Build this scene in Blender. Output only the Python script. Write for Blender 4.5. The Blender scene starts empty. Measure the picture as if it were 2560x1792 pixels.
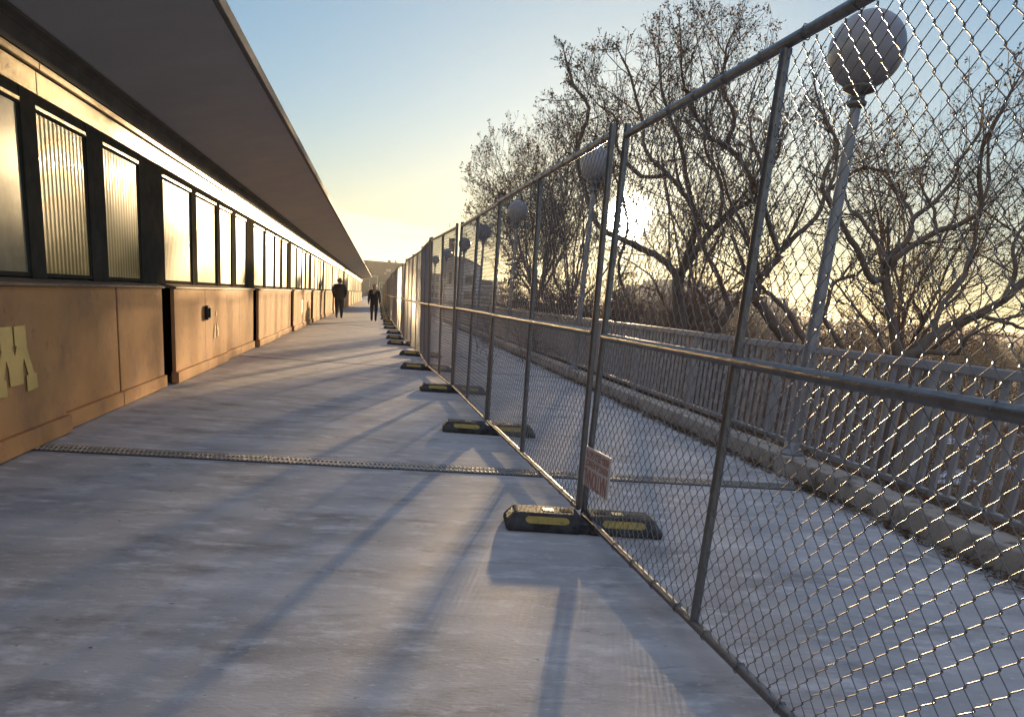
import bpy, bmesh, math, random
import numpy as np
from mathutils import Vector, Matrix, Euler

S = bpy.context.scene
COL = S.collection
R = math.radians

# ------------------------------------------------------------------ camera, world, sun, exposure
cam_d = bpy.data.cameras.new("camera")
cam = bpy.data.objects.new("camera", cam_d)
COL.objects.link(cam)
S.camera = cam
_right = (0.9914541836576569, -0.10648435162102685, 0.07536368201978194)
_down = (0.040584942049200684, -0.2972623174263391, -0.953932899693257)
_fwd = (0.1239817090807846, 0.9488393949969467, -0.29040030701642816)
m3 = Matrix(((_right[0], -_down[0], -_fwd[0]), (_right[1], -_down[1], -_fwd[1]), (_right[2], -_down[2], -_fwd[2])))
cam.matrix_world = Matrix.Translation((0, 0, 1.3)) @ m3.to_4x4()
cam_d.sensor_fit = 'HORIZONTAL'
cam_d.sensor_width = 36.0
cam_d.lens = 2058.02 / 2560 * 36.0
cam_d.shift_x = (1280 - 1181.41) / 2560
cam_d.shift_y = (1375.88 - 896) / 2560
cam_d.clip_start = 0.05
cam_d.clip_end = 8000

SUN_AZ, SUN_EL = R(15.6), R(5.67)          # azimuth from +Y towards +X
sun_dir = Vector((math.sin(SUN_AZ) * math.cos(SUN_EL), math.cos(SUN_AZ) * math.cos(SUN_EL), math.sin(SUN_EL)))

W = bpy.data.worlds.new("World"); S.world = W
W.use_nodes = True
wt = W.node_tree; wn = wt.nodes; wl = wt.links
bg = wn["Background"]
sky = wn.new("ShaderNodeTexSky")
sky.sky_type = 'NISHITA'
sky.sun_disc = False
sky.sun_elevation = SUN_EL
sky.sun_rotation = SUN_AZ
sky.air_density = 1.0
sky.dust_density = 0.4
sky.ozone_density = 2.5
SKY_STRENGTH = 0.0435
EXPOSURE = 2.42
SUN_STRENGTH = 2.45

def wnode(t, **kw):
    n = wn.new(t)
    for k, v in kw.items(): setattr(n, k, v)
    return n
tc = wnode("ShaderNodeTexCoord")
nrm = wnode("ShaderNodeVectorMath", operation='NORMALIZE'); wl.new(tc.outputs["Generated"], nrm.inputs[0])
dot = wnode("ShaderNodeVectorMath", operation='DOT_PRODUCT'); wl.new(nrm.outputs[0], dot.inputs[0])
dot.inputs[1].default_value = sun_dir
def wmath(op, a, b=None, c=None, clamp=False):
    n = wnode("ShaderNodeMath", operation=op); n.use_clamp = clamp
    for i, v in enumerate((a, b, c)):
        if v is None: continue
        if isinstance(v, (int, float)): n.inputs[i].default_value = v
        else: wl.new(v, n.inputs[i])
    return n.outputs[0]
def wrange(v, a, b, c, d):
    n = wnode("ShaderNodeMapRange", interpolation_type='SMOOTHSTEP')
    wl.new(v, n.inputs[0])
    for i, x in enumerate((a, b, c, d)): n.inputs[i + 1].default_value = x
    return n.outputs[0]
dpos = wmath('MAXIMUM', dot.outputs["Value"], 0.0)
core = wmath('POWER', dpos, 14000.0)
halo = wmath('POWER', dpos, 500.0)
wide = wmath('POWER', dpos, 30.0)
glow_f = wmath('ADD', wmath('MULTIPLY', core, 3500.0), wmath('MULTIPLY', halo, 4.0))
def wcol(fac, col):
    n = wnode("ShaderNodeVectorMath", operation='SCALE'); n.inputs[0].default_value = col
    wl.new(fac, n.inputs["Scale"]); return n.outputs[0]
def wadd(a, b):
    n = wnode("ShaderNodeVectorMath", operation='ADD'); wl.new(a, n.inputs[0]); wl.new(b, n.inputs[1]); return n.outputs[0]
glow = wadd(wcol(glow_f, (1.0, 0.88, 0.6)), wcol(wide, (0.5, 0.4, 0.18)))
# low streaky cloud bank over the far end of the bridge
sep = wnode("ShaderNodeSeparateXYZ"); wl.new(nrm.outputs[0], sep.inputs[0])
cmap = wnode("ShaderNodeMapping"); cmap.inputs["Scale"].default_value = (7, 7, 95)
wl.new(nrm.outputs[0], cmap.inputs[0])
cno = wnode("ShaderNodeTexNoise"); cno.inputs["Scale"].default_value = 1.6; cno.inputs["Detail"].default_value = 5
wl.new(cmap.outputs[0], cno.inputs["Vector"])
az = wmath('ARCTAN2', sep.outputs[0], sep.outputs[1])
m_az = wrange(az, R(2), R(10), 1, 0)
edge = wmath('ADD', sep.outputs[2], wmath('MULTIPLY', az, 0.10))
m_top = wrange(edge, 0.083, 0.074, 0, 1)
m_low = wrange(sep.outputs[2], -0.01, 0.02, 0.0, 1)
cl = wmath('MULTIPLY', wmath('MULTIPLY', m_az, m_top), m_low)
cl_f = wmath('MULTIPLY', cl, wrange(cno.outputs[0], 0.30, 0.45, 0.6, 1.0))
# the camera's wide dynamic range: roll the brightest part of the sky off softly, x / (1 + x / k), a little sooner in the blue
den = wnode("ShaderNodeVectorMath", operation='MULTIPLY_ADD'); wl.new(sky.outputs[0], den.inputs[0])
den.inputs[1].default_value = (1 / 9, 1 / 7, 1 / 4); den.inputs[2].default_value = (1, 1, 1)
quo = wnode("ShaderNodeVectorMath", operation='DIVIDE'); wl.new(sky.outputs[0], quo.inputs[0]); wl.new(den.outputs[0], quo.inputs[1])
skys = wnode("ShaderNodeVectorMath", operation='MULTIPLY'); wl.new(quo.outputs[0], skys.inputs[0])
# a yellower band of air low over the horizon
sepz = wnode("ShaderNodeSeparateXYZ"); wl.new(nrm.outputs[0], sepz.inputs[0])
tint = wnode("ShaderNodeMix", data_type='RGBA'); wl.new(wrange(sepz.outputs[2], 0.0, 0.22, 1, 0), tint.inputs["Factor"])
tint.inputs["A"].default_value = (0.74, 0.96, 1.40, 1); tint.inputs["B"].default_value = (0.86, 0.98, 1.02, 1)
wl.new(tint.outputs["Result"], skys.inputs[1])
cloudmix = wnode("ShaderNodeMix", data_type='RGBA')
wl.new(cl_f, cloudmix.inputs["Factor"]); wl.new(skys.outputs[0], cloudmix.inputs["A"])
cloudmix.inputs["B"].default_value = (6.6, 5.7, 3.2, 1)
# added fill: unseen bright cloud overhead and behind the camera lifts the shade
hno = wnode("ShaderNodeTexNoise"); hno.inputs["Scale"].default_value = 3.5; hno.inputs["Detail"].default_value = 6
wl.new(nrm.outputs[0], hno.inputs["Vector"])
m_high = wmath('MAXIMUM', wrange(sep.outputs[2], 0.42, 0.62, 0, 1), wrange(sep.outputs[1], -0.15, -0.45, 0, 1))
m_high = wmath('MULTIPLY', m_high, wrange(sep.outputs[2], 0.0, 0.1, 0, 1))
fill_f = wmath('MULTIPLY', m_high, wrange(hno.outputs[0], 0.38, 0.58, 0.25, 1.0))
fillmix = wnode("ShaderNodeMix", data_type='RGBA')
wl.new(fill_f, fillmix.inputs["Factor"]); wl.new(cloudmix.outputs["Result"], fillmix.inputs["A"])
fillmix.inputs["B"].default_value = (2.1, 2.45, 3.35, 1)
tot = wadd(fillmix.outputs["Result"], glow)
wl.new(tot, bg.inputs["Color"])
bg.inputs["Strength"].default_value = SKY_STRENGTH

sun_d = bpy.data.lights.new("sun", 'SUN')
sun_d.energy = SUN_STRENGTH
sun_d.angle = R(0.9)
sun_d.color = (1.0, 0.70, 0.37)
sun = bpy.data.objects.new("sun", sun_d)
COL.objects.link(sun)
sun.rotation_euler = sun_dir.to_track_quat('Z', 'Y').to_euler()
sun.location = (20, 60, 30)

S.view_settings.view_transform = 'Standard'
S.view_settings.look = 'None'
S.view_settings.exposure = EXPOSURE
S.view_settings.gamma = 1.0
S.render.engine = 'CYCLES'
S.cycles.max_bounces = 8
S.cycles.transparent_max_bounces = 16
S.cycles.sample_clamp_indirect = 6.0
S.cycles.use_denoising = True

# ------------------------------------------------------------------ helpers
def tag(o, label=None, cat=None, group=None, kind=None):
    if label: o["label"] = label
    if cat: o["category"] = cat
    if group: o["group"] = group
    if kind: o["kind"] = kind
    return o

def empty(name, loc=(0, 0, 0), rotz=0.0, label=None, cat=None, group=None):
    o = bpy.data.objects.new(name, None)
    COL.objects.link(o)
    o.empty_display_size = 0.2
    o.location = loc
    o.rotation_euler = (0, 0, rotz)
    return tag(o, label, cat, group)

class MB:
    """collects shapes, links them as one mesh object"""
    def __init__(s): s.v = []; s.f = []; s.m = []; s.sm = []
    def add(s, vs, fs, mi=0, smooth=False):
        o = len(s.v)
        s.v.extend([tuple(v) for v in vs])
        for f in fs:
            s.f.append(tuple(i + o for i in f)); s.m.append(mi); s.sm.append(smooth)
    def box(s, x0, x1, y0, y1, z0, z1, mi=0):
        vs = [(x0, y0, z0), (x1, y0, z0), (x1, y1, z0), (x0, y1, z0), (x0, y0, z1), (x1, y0, z1), (x1, y1, z1), (x0, y1, z1)]
        s.add(vs, [(3, 2, 1, 0), (4, 5, 6, 7), (0, 1, 5, 4), (1, 2, 6, 5), (2, 3, 7, 6), (3, 0, 4, 7)], mi)
    def bbox(s, x0, x1, y0, y1, z0, z1, b=0.01, mi=0):
        """box with chamfered edges"""
        bm = bmesh.new()
        bmesh.ops.create_cube(bm, size=1.0)
        for v in bm.verts:
            v.co = ((x0 + x1) / 2 + v.co.x * (x1 - x0), (y0 + y1) / 2 + v.co.y * (y1 - y0), (z0 + z1) / 2 + v.co.z * (z1 - z0))
        bmesh.ops.bevel(bm, geom=bm.edges[:], offset=b, segments=2, affect='EDGES', profile=0.5)
        bm.verts.index_update()
        s.add([v.co[:] for v in bm.verts], [[v.index for v in f.verts] for f in bm.faces], mi)
        bm.free()
    def tube(s, pts, radii, n=8, mi=0, cap=True, smooth=True):
        pts = [Vector(p) for p in pts]
        if not hasattr(radii, '__len__'): radii = [radii] * len(pts)
        vs = []; fs = []
        t0 = (pts[1] - pts[0]).normalized()
        a = t0.orthogonal().normalized()
        for i, p in enumerate(pts):
            t = (pts[min(i + 1, len(pts) - 1)] - pts[max(i - 1, 0)])
            if t.length < 1e-9: t = t0
            t = t.normalized()
            a = (a - t * a.dot(t))
            if a.length < 1e-6: a = t.orthogonal()
            a.normalize(); b = t.cross(a)
            for k in range(n):
                th = 2 * math.pi * k / n
                vs.append(p + (a * math.cos(th) + b * math.sin(th)) * radii[i])
        for i in range(len(pts) - 1):
            for k in range(n):
                fs.append((i * n + k, i * n + (k + 1) % n, (i + 1) * n + (k + 1) % n, (i + 1) * n + k))
        s.add(vs, fs, mi, smooth)
        if cap:
            s.add(vs[:n], [tuple(reversed(range(n)))], mi)
            s.add(vs[-n:], [tuple(range(n))], mi)
    def lathe(s, prof, n=24, mi=0, c=(0, 0), smooth=True):
        """prof: (r, z) list"""
        vs = []; fs = []
        for r, z in prof:
            for k in range(n):
                th = 2 * math.pi * k / n
                vs.append((c[0] + r * math.cos(th), c[1] + r * math.sin(th), z))
        for i in range(len(prof) - 1):
            for k in range(n):
                fs.append((i * n + k, i * n + (k + 1) % n, (i + 1) * n + (k + 1) % n, (i + 1) * n + k))
        s.add(vs, fs, mi, smooth)
    def prism_x(s, poly, x0, x1, mi=0):
        """poly of (y, z) extruded along x"""
        n = len(poly)
        vs = [(x0, y, z) for y, z in poly] + [(x1, y, z) for y, z in poly]
        fs = [tuple(range(n)), tuple(reversed(range(n, 2 * n)))]
        for i in range(n):
            j = (i + 1) % n
            fs.append((i, n + i, n + j, j))
        s.add(vs, fs, mi)
    def prism_y(s, poly, y0, y1, mi=0):
        """poly of (x, z) extruded along y"""
        n = len(poly)
        vs = [(x, y0, z) for x, z in poly] + [(x, y1, z) for x, z in poly]
        fs = [tuple(reversed(range(n))), tuple(range(n, 2 * n))]
        for i in range(n):
            j = (i + 1) % n
            fs.append((i, j, n + j, n + i))
        s.add(vs, fs, mi)
    def build(s, name, mats, parent=None, fix=True):
        me = bpy.data.meshes.new(name)
        me.from_pydata(s.v, [], s.f)
        if not isinstance(mats, (list, tuple)): mats = [mats]
        for m in mats: me.materials.append(m)
        if len(s.f):
            me.polygons.foreach_set("material_index", s.m)
            me.polygons.foreach_set("use_smooth", s.sm)
        if fix:
            bm = bmesh.new(); bm.from_mesh(me)
            bmesh.ops.recalc_face_normals(bm, faces=bm.faces[:])
            bm.to_mesh(me); bm.free()
        me.update()
        o = bpy.data.objects.new(name, me)
        COL.objects.link(o)
        if parent: o.parent = parent
        return o

def seg_mesh(name, segs, mats, parent=None, n=3, quads=None):
    """segs: rows of (x0,y0,z0,x1,y1,z1,r0,r1) -> thin prisms; quads: extra (4,3) leaves, material 1"""
    a = np.asarray(segs, dtype=np.float64).reshape(-1, 8)
    p0 = a[:, 0:3]; p1 = a[:, 3:6]; d = p1 - p0
    L = np.linalg.norm(d, axis=1, keepdims=True); L[L < 1e-9] = 1; d = d / L
    ref = np.where(np.abs(d[:, 2:3]) > 0.9, np.array([[1.0, 0, 0]]), np.array([[0, 0, 1.0]]))
    u = np.cross(d, ref); u /= np.linalg.norm(u, axis=1, keepdims=True)
    w = np.cross(d, u)
    N = len(a)
    V = np.empty((N, 2, n, 3))
    for k in range(n):
        th = 2 * math.pi * k / n
        o = u * math.cos(th) + w * math.sin(th)
        V[:, 0, k] = p0 + o * a[:, 6:7]
        V[:, 1, k] = p1 + o * a[:, 7:8]
    V = V.reshape(-1, 3)
    base = (np.arange(N) * 2 * n)[:, None, None]
    k = np.arange(n)
    F = np.stack([k, (k + 1) % n, n + (k + 1) % n, n + k], axis=1)[None]
    F = (F + base).reshape(-1, 4)
    mi = np.zeros(len(F), dtype=np.int32)
    sm = np.ones(len(F), dtype=bool)
    if quads is not None and len(quads):
        q = np.asarray(quads, dtype=np.float64).reshape(-1, 3)
        nf = len(q) // 4
        F2 = np.arange(nf * 4).reshape(-1, 4) + len(V)
        V = np.concatenate([V, q]); F = np.concatenate([F, F2])
        mi = np.concatenate([mi, np.ones(nf, dtype=np.int32)])
        sm = np.concatenate([sm, np.zeros(nf, dtype=bool)])
    me = bpy.data.meshes.new(name)
    me.vertices.add(len(V)); me.vertices.foreach_set("co", V.ravel())
    me.loops.add(len(F) * 4); me.loops.foreach_set("vertex_index", F.ravel().astype(np.int32))
    me.polygons.add(len(F))
    me.polygons.foreach_set("loop_start", np.arange(0, len(F) * 4, 4, dtype=np.int32))
    for m in (mats if isinstance(mats, (list, tuple)) else [mats]): me.materials.append(m)
    me.polygons.foreach_set("material_index", mi)
    me.polygons.foreach_set("use_smooth", sm)
    me.update(calc_edges=True)
    o = bpy.data.objects.new(name, me)
    COL.objects.link(o)
    if parent: o.parent = parent
    return o

def copy_tree(o, parent=None):
    c = o.copy(); COL.objects.link(c); c.parent = parent
    for ch in list(o.children):
        d = ch.copy(); COL.objects.link(d); d.parent = c
        for g in list(ch.children):
            e = g.copy(); COL.objects.link(e); e.parent = d
    return c

# ------------------------------------------------------------------ materials
def mat(name, base=(0.5, 0.5, 0.5), rough=0.6, metal=0.0, spec=0.5, var=None, scale=6.0, detail=6.0, bump=0.0, bscale=None,
        stretch=(1, 1, 1), coat=0.0, blotch=None, ior=None):
    """principled with noise colour variation; var = second colour, blotch = (colour, scale, lo, hi) stains"""
    m = bpy.data.materials.new(name); m.use_nodes = True
    nt = m.node_tree; n = nt.nodes; l = nt.links
    b = n["Principled BSDF"]
    b.inputs["Roughness"].default_value = rough
    b.inputs["Metallic"].default_value = metal
    b.inputs["Specular IOR Level"].default_value = spec
    b.inputs["Coat Weight"].default_value = coat
    if ior: b.inputs["IOR"].default_value = ior
    b.inputs["Base Color"].default_value = (*base, 1)
    tcn = n.new("ShaderNodeTexCoord"); mp = n.new("ShaderNodeMapping")
    mp.inputs["Scale"].default_value = stretch
    l.new(tcn.outputs["Object"], mp.inputs[0])
    col = None
    if var:
        no = n.new("ShaderNodeTexNoise"); no.inputs["Scale"].default_value = scale; no.inputs["Detail"].default_value = detail
        no.inputs["Roughness"].default_value = 0.65
        l.new(mp.outputs[0], no.inputs["Vector"])
        rp = n.new("ShaderNodeValToRGB")
        rp.color_ramp.elements[0].position = 0.34; rp.color_ramp.elements[1].position = 0.66
        rp.color_ramp.elements[0].color = (*base, 1); rp.color_ramp.elements[1].color = (*var, 1)
        l.new(no.outputs[0], rp.inputs[0]); col = rp.outputs[0]
    if blotch:
        for bc, bs, lo, hi in (blotch if isinstance(blotch, list) else [blotch]):
            no = n.new("ShaderNodeTexNoise"); no.inputs["Scale"].default_value = bs; no.inputs["Detail"].default_value = 7
            no.inputs["Roughness"].default_value = 0.7
            l.new(mp.outputs[0], no.inputs["Vector"])
            mr = n.new("ShaderNodeMapRange"); mr.inputs[1].default_value = lo; mr.inputs[2].default_value = hi
            l.new(no.outputs[0], mr.inputs[0])
            mx = n.new("ShaderNodeMix"); mx.data_type = 'RGBA'
            l.new(mr.outputs[0], mx.inputs["Factor"])
            if col: l.new(col, mx.inputs["A"])
            else: mx.inputs["A"].default_value = (*base, 1)
            mx.inputs["B"].default_value = (*bc, 1)
            col = mx.outputs["Result"]
    if col: l.new(col, b.inputs["Base Color"])
    if bump:
        no = n.new("ShaderNodeTexNoise"); no.inputs["Scale"].default_value = bscale or scale * 6; no.inputs["Detail"].default_value = 5
        l.new(mp.outputs[0], no.inputs["Vector"])
        bp = n.new("ShaderNodeBump"); bp.inputs["Strength"].default_value = bump; bp.inputs["Distance"].default_value = 0.01
        l.new(no.outputs[0], bp.inputs["Height"]); l.new(bp.outputs[0], b.inputs["Normal"])
    return m

M = {}
M['deck'] = mat("deck_concrete", (0.36, 0.345, 0.33), 0.75, spec=0.2, var=(0.56, 0.54, 0.515), scale=1.5, detail=11, bump=0.12, bscale=60, stretch=(0.55, 1.25, 1),
                blotch=[((0.25, 0.23, 0.215), 2.6, 0.52, 0.70), ((0.70, 0.68, 0.655), 5.5, 0.52, 0.70), ((0.12, 0.11, 0.105), 24.0, 0.635, 0.70),
                        ((0.80, 0.79, 0.78), 40.0, 0.60, 0.72)])
M['kerb'] = mat("kerb_concrete", (0.36, 0.31, 0.25), 0.85, spec=0.2, var=(0.48, 0.43, 0.36), scale=3, bump=0.6, bscale=30,
                blotch=[((0.12, 0.085, 0.06), 5.0, 0.52, 0.68)])
M['panel'] = mat("painted_wall_panel", (0.58, 0.305, 0.125), 0.8, spec=0.08, var=(0.50, 0.255, 0.10), scale=2.2, bump=0.08, bscale=60,
                 blotch=[((0.36, 0.195, 0.115), 1.7, 0.50, 0.72), ((0.20, 0.12, 0.085), 7.0, 0.60, 0.74), ((0.64, 0.37, 0.18), 14.0, 0.62, 0.76)])
M['gap'] = mat("dark_recess", (0.035, 0.024, 0.018), 0.8, var=(0.05, 0.03, 0.02))
M['rust'] = mat("dark_red_seam", (0.10, 0.018, 0.010), 0.7, var=(0.05, 0.012, 0.008))
M['frame'] = mat("dark_window_frame", (0.052, 0.047, 0.036), 0.9, spec=0.0, var=(0.075, 0.066, 0.050), scale=5, bump=0.05)
M['sill'] = mat("sill_paint", (0.16, 0.11, 0.075), 0.7, spec=0.2, var=(0.22, 0.15, 0.10))
M['header'] = mat("brushed_header_metal", (0.42, 0.30, 0.12), 0.30, metal=0.2, spec=0.15, var=(0.30, 0.20, 0.085), scale=3, bump=0.25, bscale=9,
                  blotch=[((0.16, 0.11, 0.07), 6.0, 0.66, 0.76)])
M['fascia'] = mat("dark_fascia_paint", (0.10, 0.085, 0.07), 0.8, spec=0.1, var=(0.15, 0.125, 0.10), scale=3)
M['soffit'] = mat("soffit_concrete", (0.42, 0.415, 0.41), 0.9, spec=0.1, var=(0.48, 0.47, 0.46), scale=1.3, detail=8, bump=0.15, bscale=60)
M['edge'] = mat("canopy_edge_metal", (0.20, 0.19, 0.175), 0.8, spec=0.1, var=(0.15, 0.14, 0.13))
M['steel'] = mat("galvanised_steel", (0.24, 0.235, 0.225), 0.38, metal=0.7, var=(0.17, 0.165, 0.16), scale=18, bump=0.15, bscale=90)
M['wire'] = mat("galvanised_wire", (0.22, 0.215, 0.205), 0.30, metal=0.55)
M['railing'] = mat("painted_railing", (0.36, 0.35, 0.34), 0.5, metal=0.1, var=(0.27, 0.26, 0.25), scale=7, bump=0.1,
                   blotch=[((0.13, 0.075, 0.045), 9, 0.64, 0.74)])
M['rubber'] = mat("recycled_rubber", (0.035, 0.034, 0.033), 0.75, spec=0.25, var=(0.10, 0.096, 0.09), scale=11, blotch=((0.22, 0.205, 0.19), 6.0, 0.58, 0.72), bump=0.5, bscale=60)
M['yellow'] = mat("yellow_reflective", (0.58, 0.41, 0.07), 0.5, var=(0.40, 0.29, 0.07), scale=20, blotch=((0.10, 0.085, 0.06), 24.0, 0.60, 0.68))
M['pale_yellow'] = mat("pale_yellow_reflective", (0.68, 0.55, 0.22), 0.5, var=(0.5, 0.4, 0.16), scale=20)
M['hole'] = mat("dark_hole", (0.008, 0.008, 0.008), 0.9)
M['joint'] = mat("expansion_joint_steel", (0.36, 0.345, 0.31), 0.5, metal=0.4, var=(0.26, 0.245, 0.22), scale=25, bump=0.4)
M['letter'] = mat("gold_vinyl", (0.60, 0.41, 0.085), 0.45, var=(0.52, 0.345, 0.07), scale=9)
M['globe'] = mat("lamp_globe_plastic", (0.29, 0.285, 0.295), 0.35, var=(0.25, 0.24, 0.25), scale=4)
M['lampmetal'] = mat("lamp_pole_paint", (0.30, 0.30, 0.305), 0.45, metal=0.4, var=(0.22, 0.22, 0.225), scale=6, bump=0.05)
M['collar'] = mat("lamp_collar_metal", (0.10, 0.095, 0.09), 0.4, metal=0.6, var=(0.2, 0.19, 0.17), scale=20)
M['bark'] = mat("bark", (0.13, 0.102, 0.082), 0.9, var=(0.20, 0.16, 0.13), scale=9, bump=0.6, bscale=40, stretch=(1, 1, 0.3))
M['twig'] = mat("twig_bark", (0.14, 0.107, 0.083), 0.85)
M['board'] = mat("sign_board", (0.80, 0.75, 0.69), 0.5, var=(0.56, 0.52, 0.47), scale=8)
M['redink'] = mat("red_ink", (0.50, 0.24, 0.18), 0.5, var=(0.43, 0.20, 0.15), scale=30)

def leaf_mat(name, c1, c2, t):
    m = bpy.data.materials.new(name); m.use_nodes = True
    n = m.node_tree.nodes; l = m.node_tree.links
    n.remove(n["Principled BSDF"])
    tcn = n.new("ShaderNodeTexCoord")
    no = n.new("ShaderNodeTexNoise"); no.inputs["Scale"].default_value = 2.5
    l.new(tcn.outputs["Object"], no.inputs["Vector"])
    rp = n.new("ShaderNodeValToRGB"); rp.color_ramp.elements[0].color = (*c1, 1); rp.color_ramp.elements[1].color = (*c2, 1)
    rp.color_ramp.elements[0].position = 0.35; rp.color_ramp.elements[1].position = 0.65
    l.new(no.outputs[0], rp.inputs[0])
    d = n.new("ShaderNodeBsdfDiffuse"); tr = n.new("ShaderNodeBsdfTranslucent")
    l.new(rp.outputs[0], d.inputs[0]); l.new(rp.outputs[0], tr.inputs[0])
    mx = n.new("ShaderNodeMixShader"); mx.inputs[0].default_value = t
    l.new(d.outputs[0], mx.inputs[1]); l.new(tr.outputs[0], mx.inputs[2])
    l.new(mx.outputs[0], n["Material Output"].inputs[0])
    return m
M['dryleaf'] = leaf_mat("dry_leaf", (0.065, 0.045, 0.035), (0.12, 0.07, 0.04), 0.3)
M['needle'] = leaf_mat("needle", (0.03, 0.042, 0.024), (0.05, 0.06, 0.03), 0.25)
M['litter'] = leaf_mat("leaf_litter", (0.13, 0.085, 0.05), (0.22, 0.15, 0.085), 0.2)

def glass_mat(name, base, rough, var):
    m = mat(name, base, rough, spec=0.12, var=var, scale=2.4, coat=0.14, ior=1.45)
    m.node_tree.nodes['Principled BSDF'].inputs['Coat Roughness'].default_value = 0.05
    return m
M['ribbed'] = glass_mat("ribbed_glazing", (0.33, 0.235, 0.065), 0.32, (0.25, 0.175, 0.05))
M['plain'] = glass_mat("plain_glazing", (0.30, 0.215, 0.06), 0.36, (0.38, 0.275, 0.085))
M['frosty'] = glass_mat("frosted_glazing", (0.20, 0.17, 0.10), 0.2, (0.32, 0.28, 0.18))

def terrain_mat():
    m = mat("leaf_litter_ground", (0.085, 0.052, 0.034), 0.95, var=(0.15, 0.095, 0.06), scale=0.9, detail=10, bump=0.8, bscale=6,
            blotch=[((0.045, 0.03, 0.022), 0.5, 0.5, 0.7), ((0.72, 0.74, 0.78), 0.33, 0.55, 0.60)])
    return m
M['terrain'] = terrain_mat()

# ------------------------------------------------------------------ thin air haze: one closed box round everything
HAZE = 0.00014
mz = bpy.data.materials.new("haze"); mz.use_nodes = True
zn = mz.node_tree.nodes; zn.remove(zn["Principled BSDF"])
pv = zn.new("ShaderNodeVolumePrincipled")
pv.inputs["Color"].default_value = (0.93, 0.93, 0.92, 1)
pv.inputs["Density"].default_value = HAZE
pv.inputs["Anisotropy"].default_value = 0.65
mz.node_tree.links.new(pv.outputs[0], zn["Material Output"].inputs["Volume"])
hz = MB(); hz.box(-4100, 4100, -450, 6100, -16, 27)
hzo = hz.build('haze', mz); hzo["kind"] = 'stuff'
S.cycles.volume_bounces = 1
S.cycles.volume_step_rate = 8.0

# ------------------------------------------------------------------ ground, deck, kerb, terrain
YEND = 126.0
def struct(name, mb, m, kind='structure', **k):
    o = mb.build(name, m, **k); o["kind"] = kind; return o

mb = MB()
mb.box(-3.6, 3.66, -8, 300, -0.5, 0.0)
struct('pavement', mb, M['deck'])
# kerb in cast lengths with small open joints
mb = MB()
y = -6.55
rk = random.Random(5)
while y < 290:
    L = 2.97 if y < 60 else 29.7
    mb.bbox(3.664, 3.93, y, y + L - 0.03, -0.3, 0.165 + rk.uniform(-0.006, 0.006), 0.012)
    y += L
struct('kerb', mb, M['kerb'])
# expansion joint: two grooves, ribbed steel between them
mb = MB()
for y0, y1 in ((6.30, 6.325), (6.425, 6.44), (6.54, 6.565)):
    mb.box(-2.5, 3.655, y0, y1, -0.02, 0.004, 1)
mb.box(-2.5, 3.655, 6.3255, 6.4245, -0.02, 0.006, 0)
mb.box(-2.5, 3.655, 6.4405, 6.5395, -0.02, 0.006, 0)
x = -2.49
while x < 3.63:
    mb.box(x, x + 0.016, 6.332, 6.418, 0.006, 0.012, 0)
    mb.box(x + 0.014, x + 0.030, 6.447, 6.533, 0.006, 0.012, 0)
    x += 0.034
struct('expansion_joint', mb, [M['joint'], M['gap']])
mb = MB()
for yy in (15.75, 33.4, 52.0, 71.0, 97.0):
    mb.box(-2.5, 3.655, yy, yy + 0.03, -0.02, 0.004)
struct('deck_seam', mb, M['gap'])

# terrain: one sheet from below the bridge to the horizon
def terr_z(x, y):
    b = -6.6 + 0.5 * math.sin(x * 0.13 + y * 0.07) + 0.35 * math.sin(x * 0.31 - y * 0.23) + 0.2 * math.sin(y * 0.9 + x * 0.5)
    far = min(1.0, max(0.0, (math.hypot(x, y) - 60) / 200))
    return b * (1 - 0.3 * far) - 4.0 * far
def axis(lims):
    out = []
    for a, b, n in lims: out += [a + (b - a) * i / n for i in range(n)]
    return out + [lims[-1][1]]
xs = axis([(-4000, -300, 8), (-300, -20, 10), (-20, 60, 80), (60, 300, 24), (300, 4000, 12)])
ys = axis([(-400, -10, 8), (-10, 90, 90), (90, 400, 24), (400, 6000, 14)])
mb = MB()
mb.v = [(x, y, terr_z(x, y)) for y in ys for x in xs]
nx = len(xs)
for j in range(len(ys) - 1):
    for i in range(nx - 1):
        mb.f.append((j * nx + i, j * nx + i + 1, (j + 1) * nx + i + 1, (j + 1) * nx + i)); mb.m.append(0); mb.sm.append(True)
struct('ground', mb, M['terrain'])

# distant wooded ridges
M['ridge'] = mat("wooded_ridge", (0.045, 0.042, 0.035), 0.95, var=(0.075, 0.065, 0.05), scale=0.03)
mb = MB()
rr = random.Random(3)
def ridge(y0, x0, x1, zt, amp, step, seed):
    q = random.Random(seed)
    n = int((x1 - x0) / step)
    ph = [q.uniform(0, 6.28) for _ in range(4)]
    tops = []
    for i in range(n + 1):
        x = x0 + (x1 - x0) * i / n
        z = zt + amp * (math.sin(x / 180 + ph[0]) + 0.5 * math.sin(x / 67 + ph[1])) + q.uniform(-1, 1) * amp * 0.25 + 0.3 * amp * math.sin(x / 17 + ph[2])
        tops.append((x, z))
    vs = []
    for x, z in tops: vs += [(x, y0 - 120, -14), (x, y0, z), (x, y0 + 160, z * 0.7)]
    fs = []
    for i in range(n):
        a = i * 3
        fs += [(a, a + 3, a + 4, a + 1), (a + 1, a + 4, a + 5, a + 2)]
    mb.add(vs, fs, 0, True)
ridge(1150, -700, 2300, 15, 3.2, 9, 1)
ridge(1900, -1500, 3800, 18, 4, 16, 2)
struct('hills', mb, M['ridge'])

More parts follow.
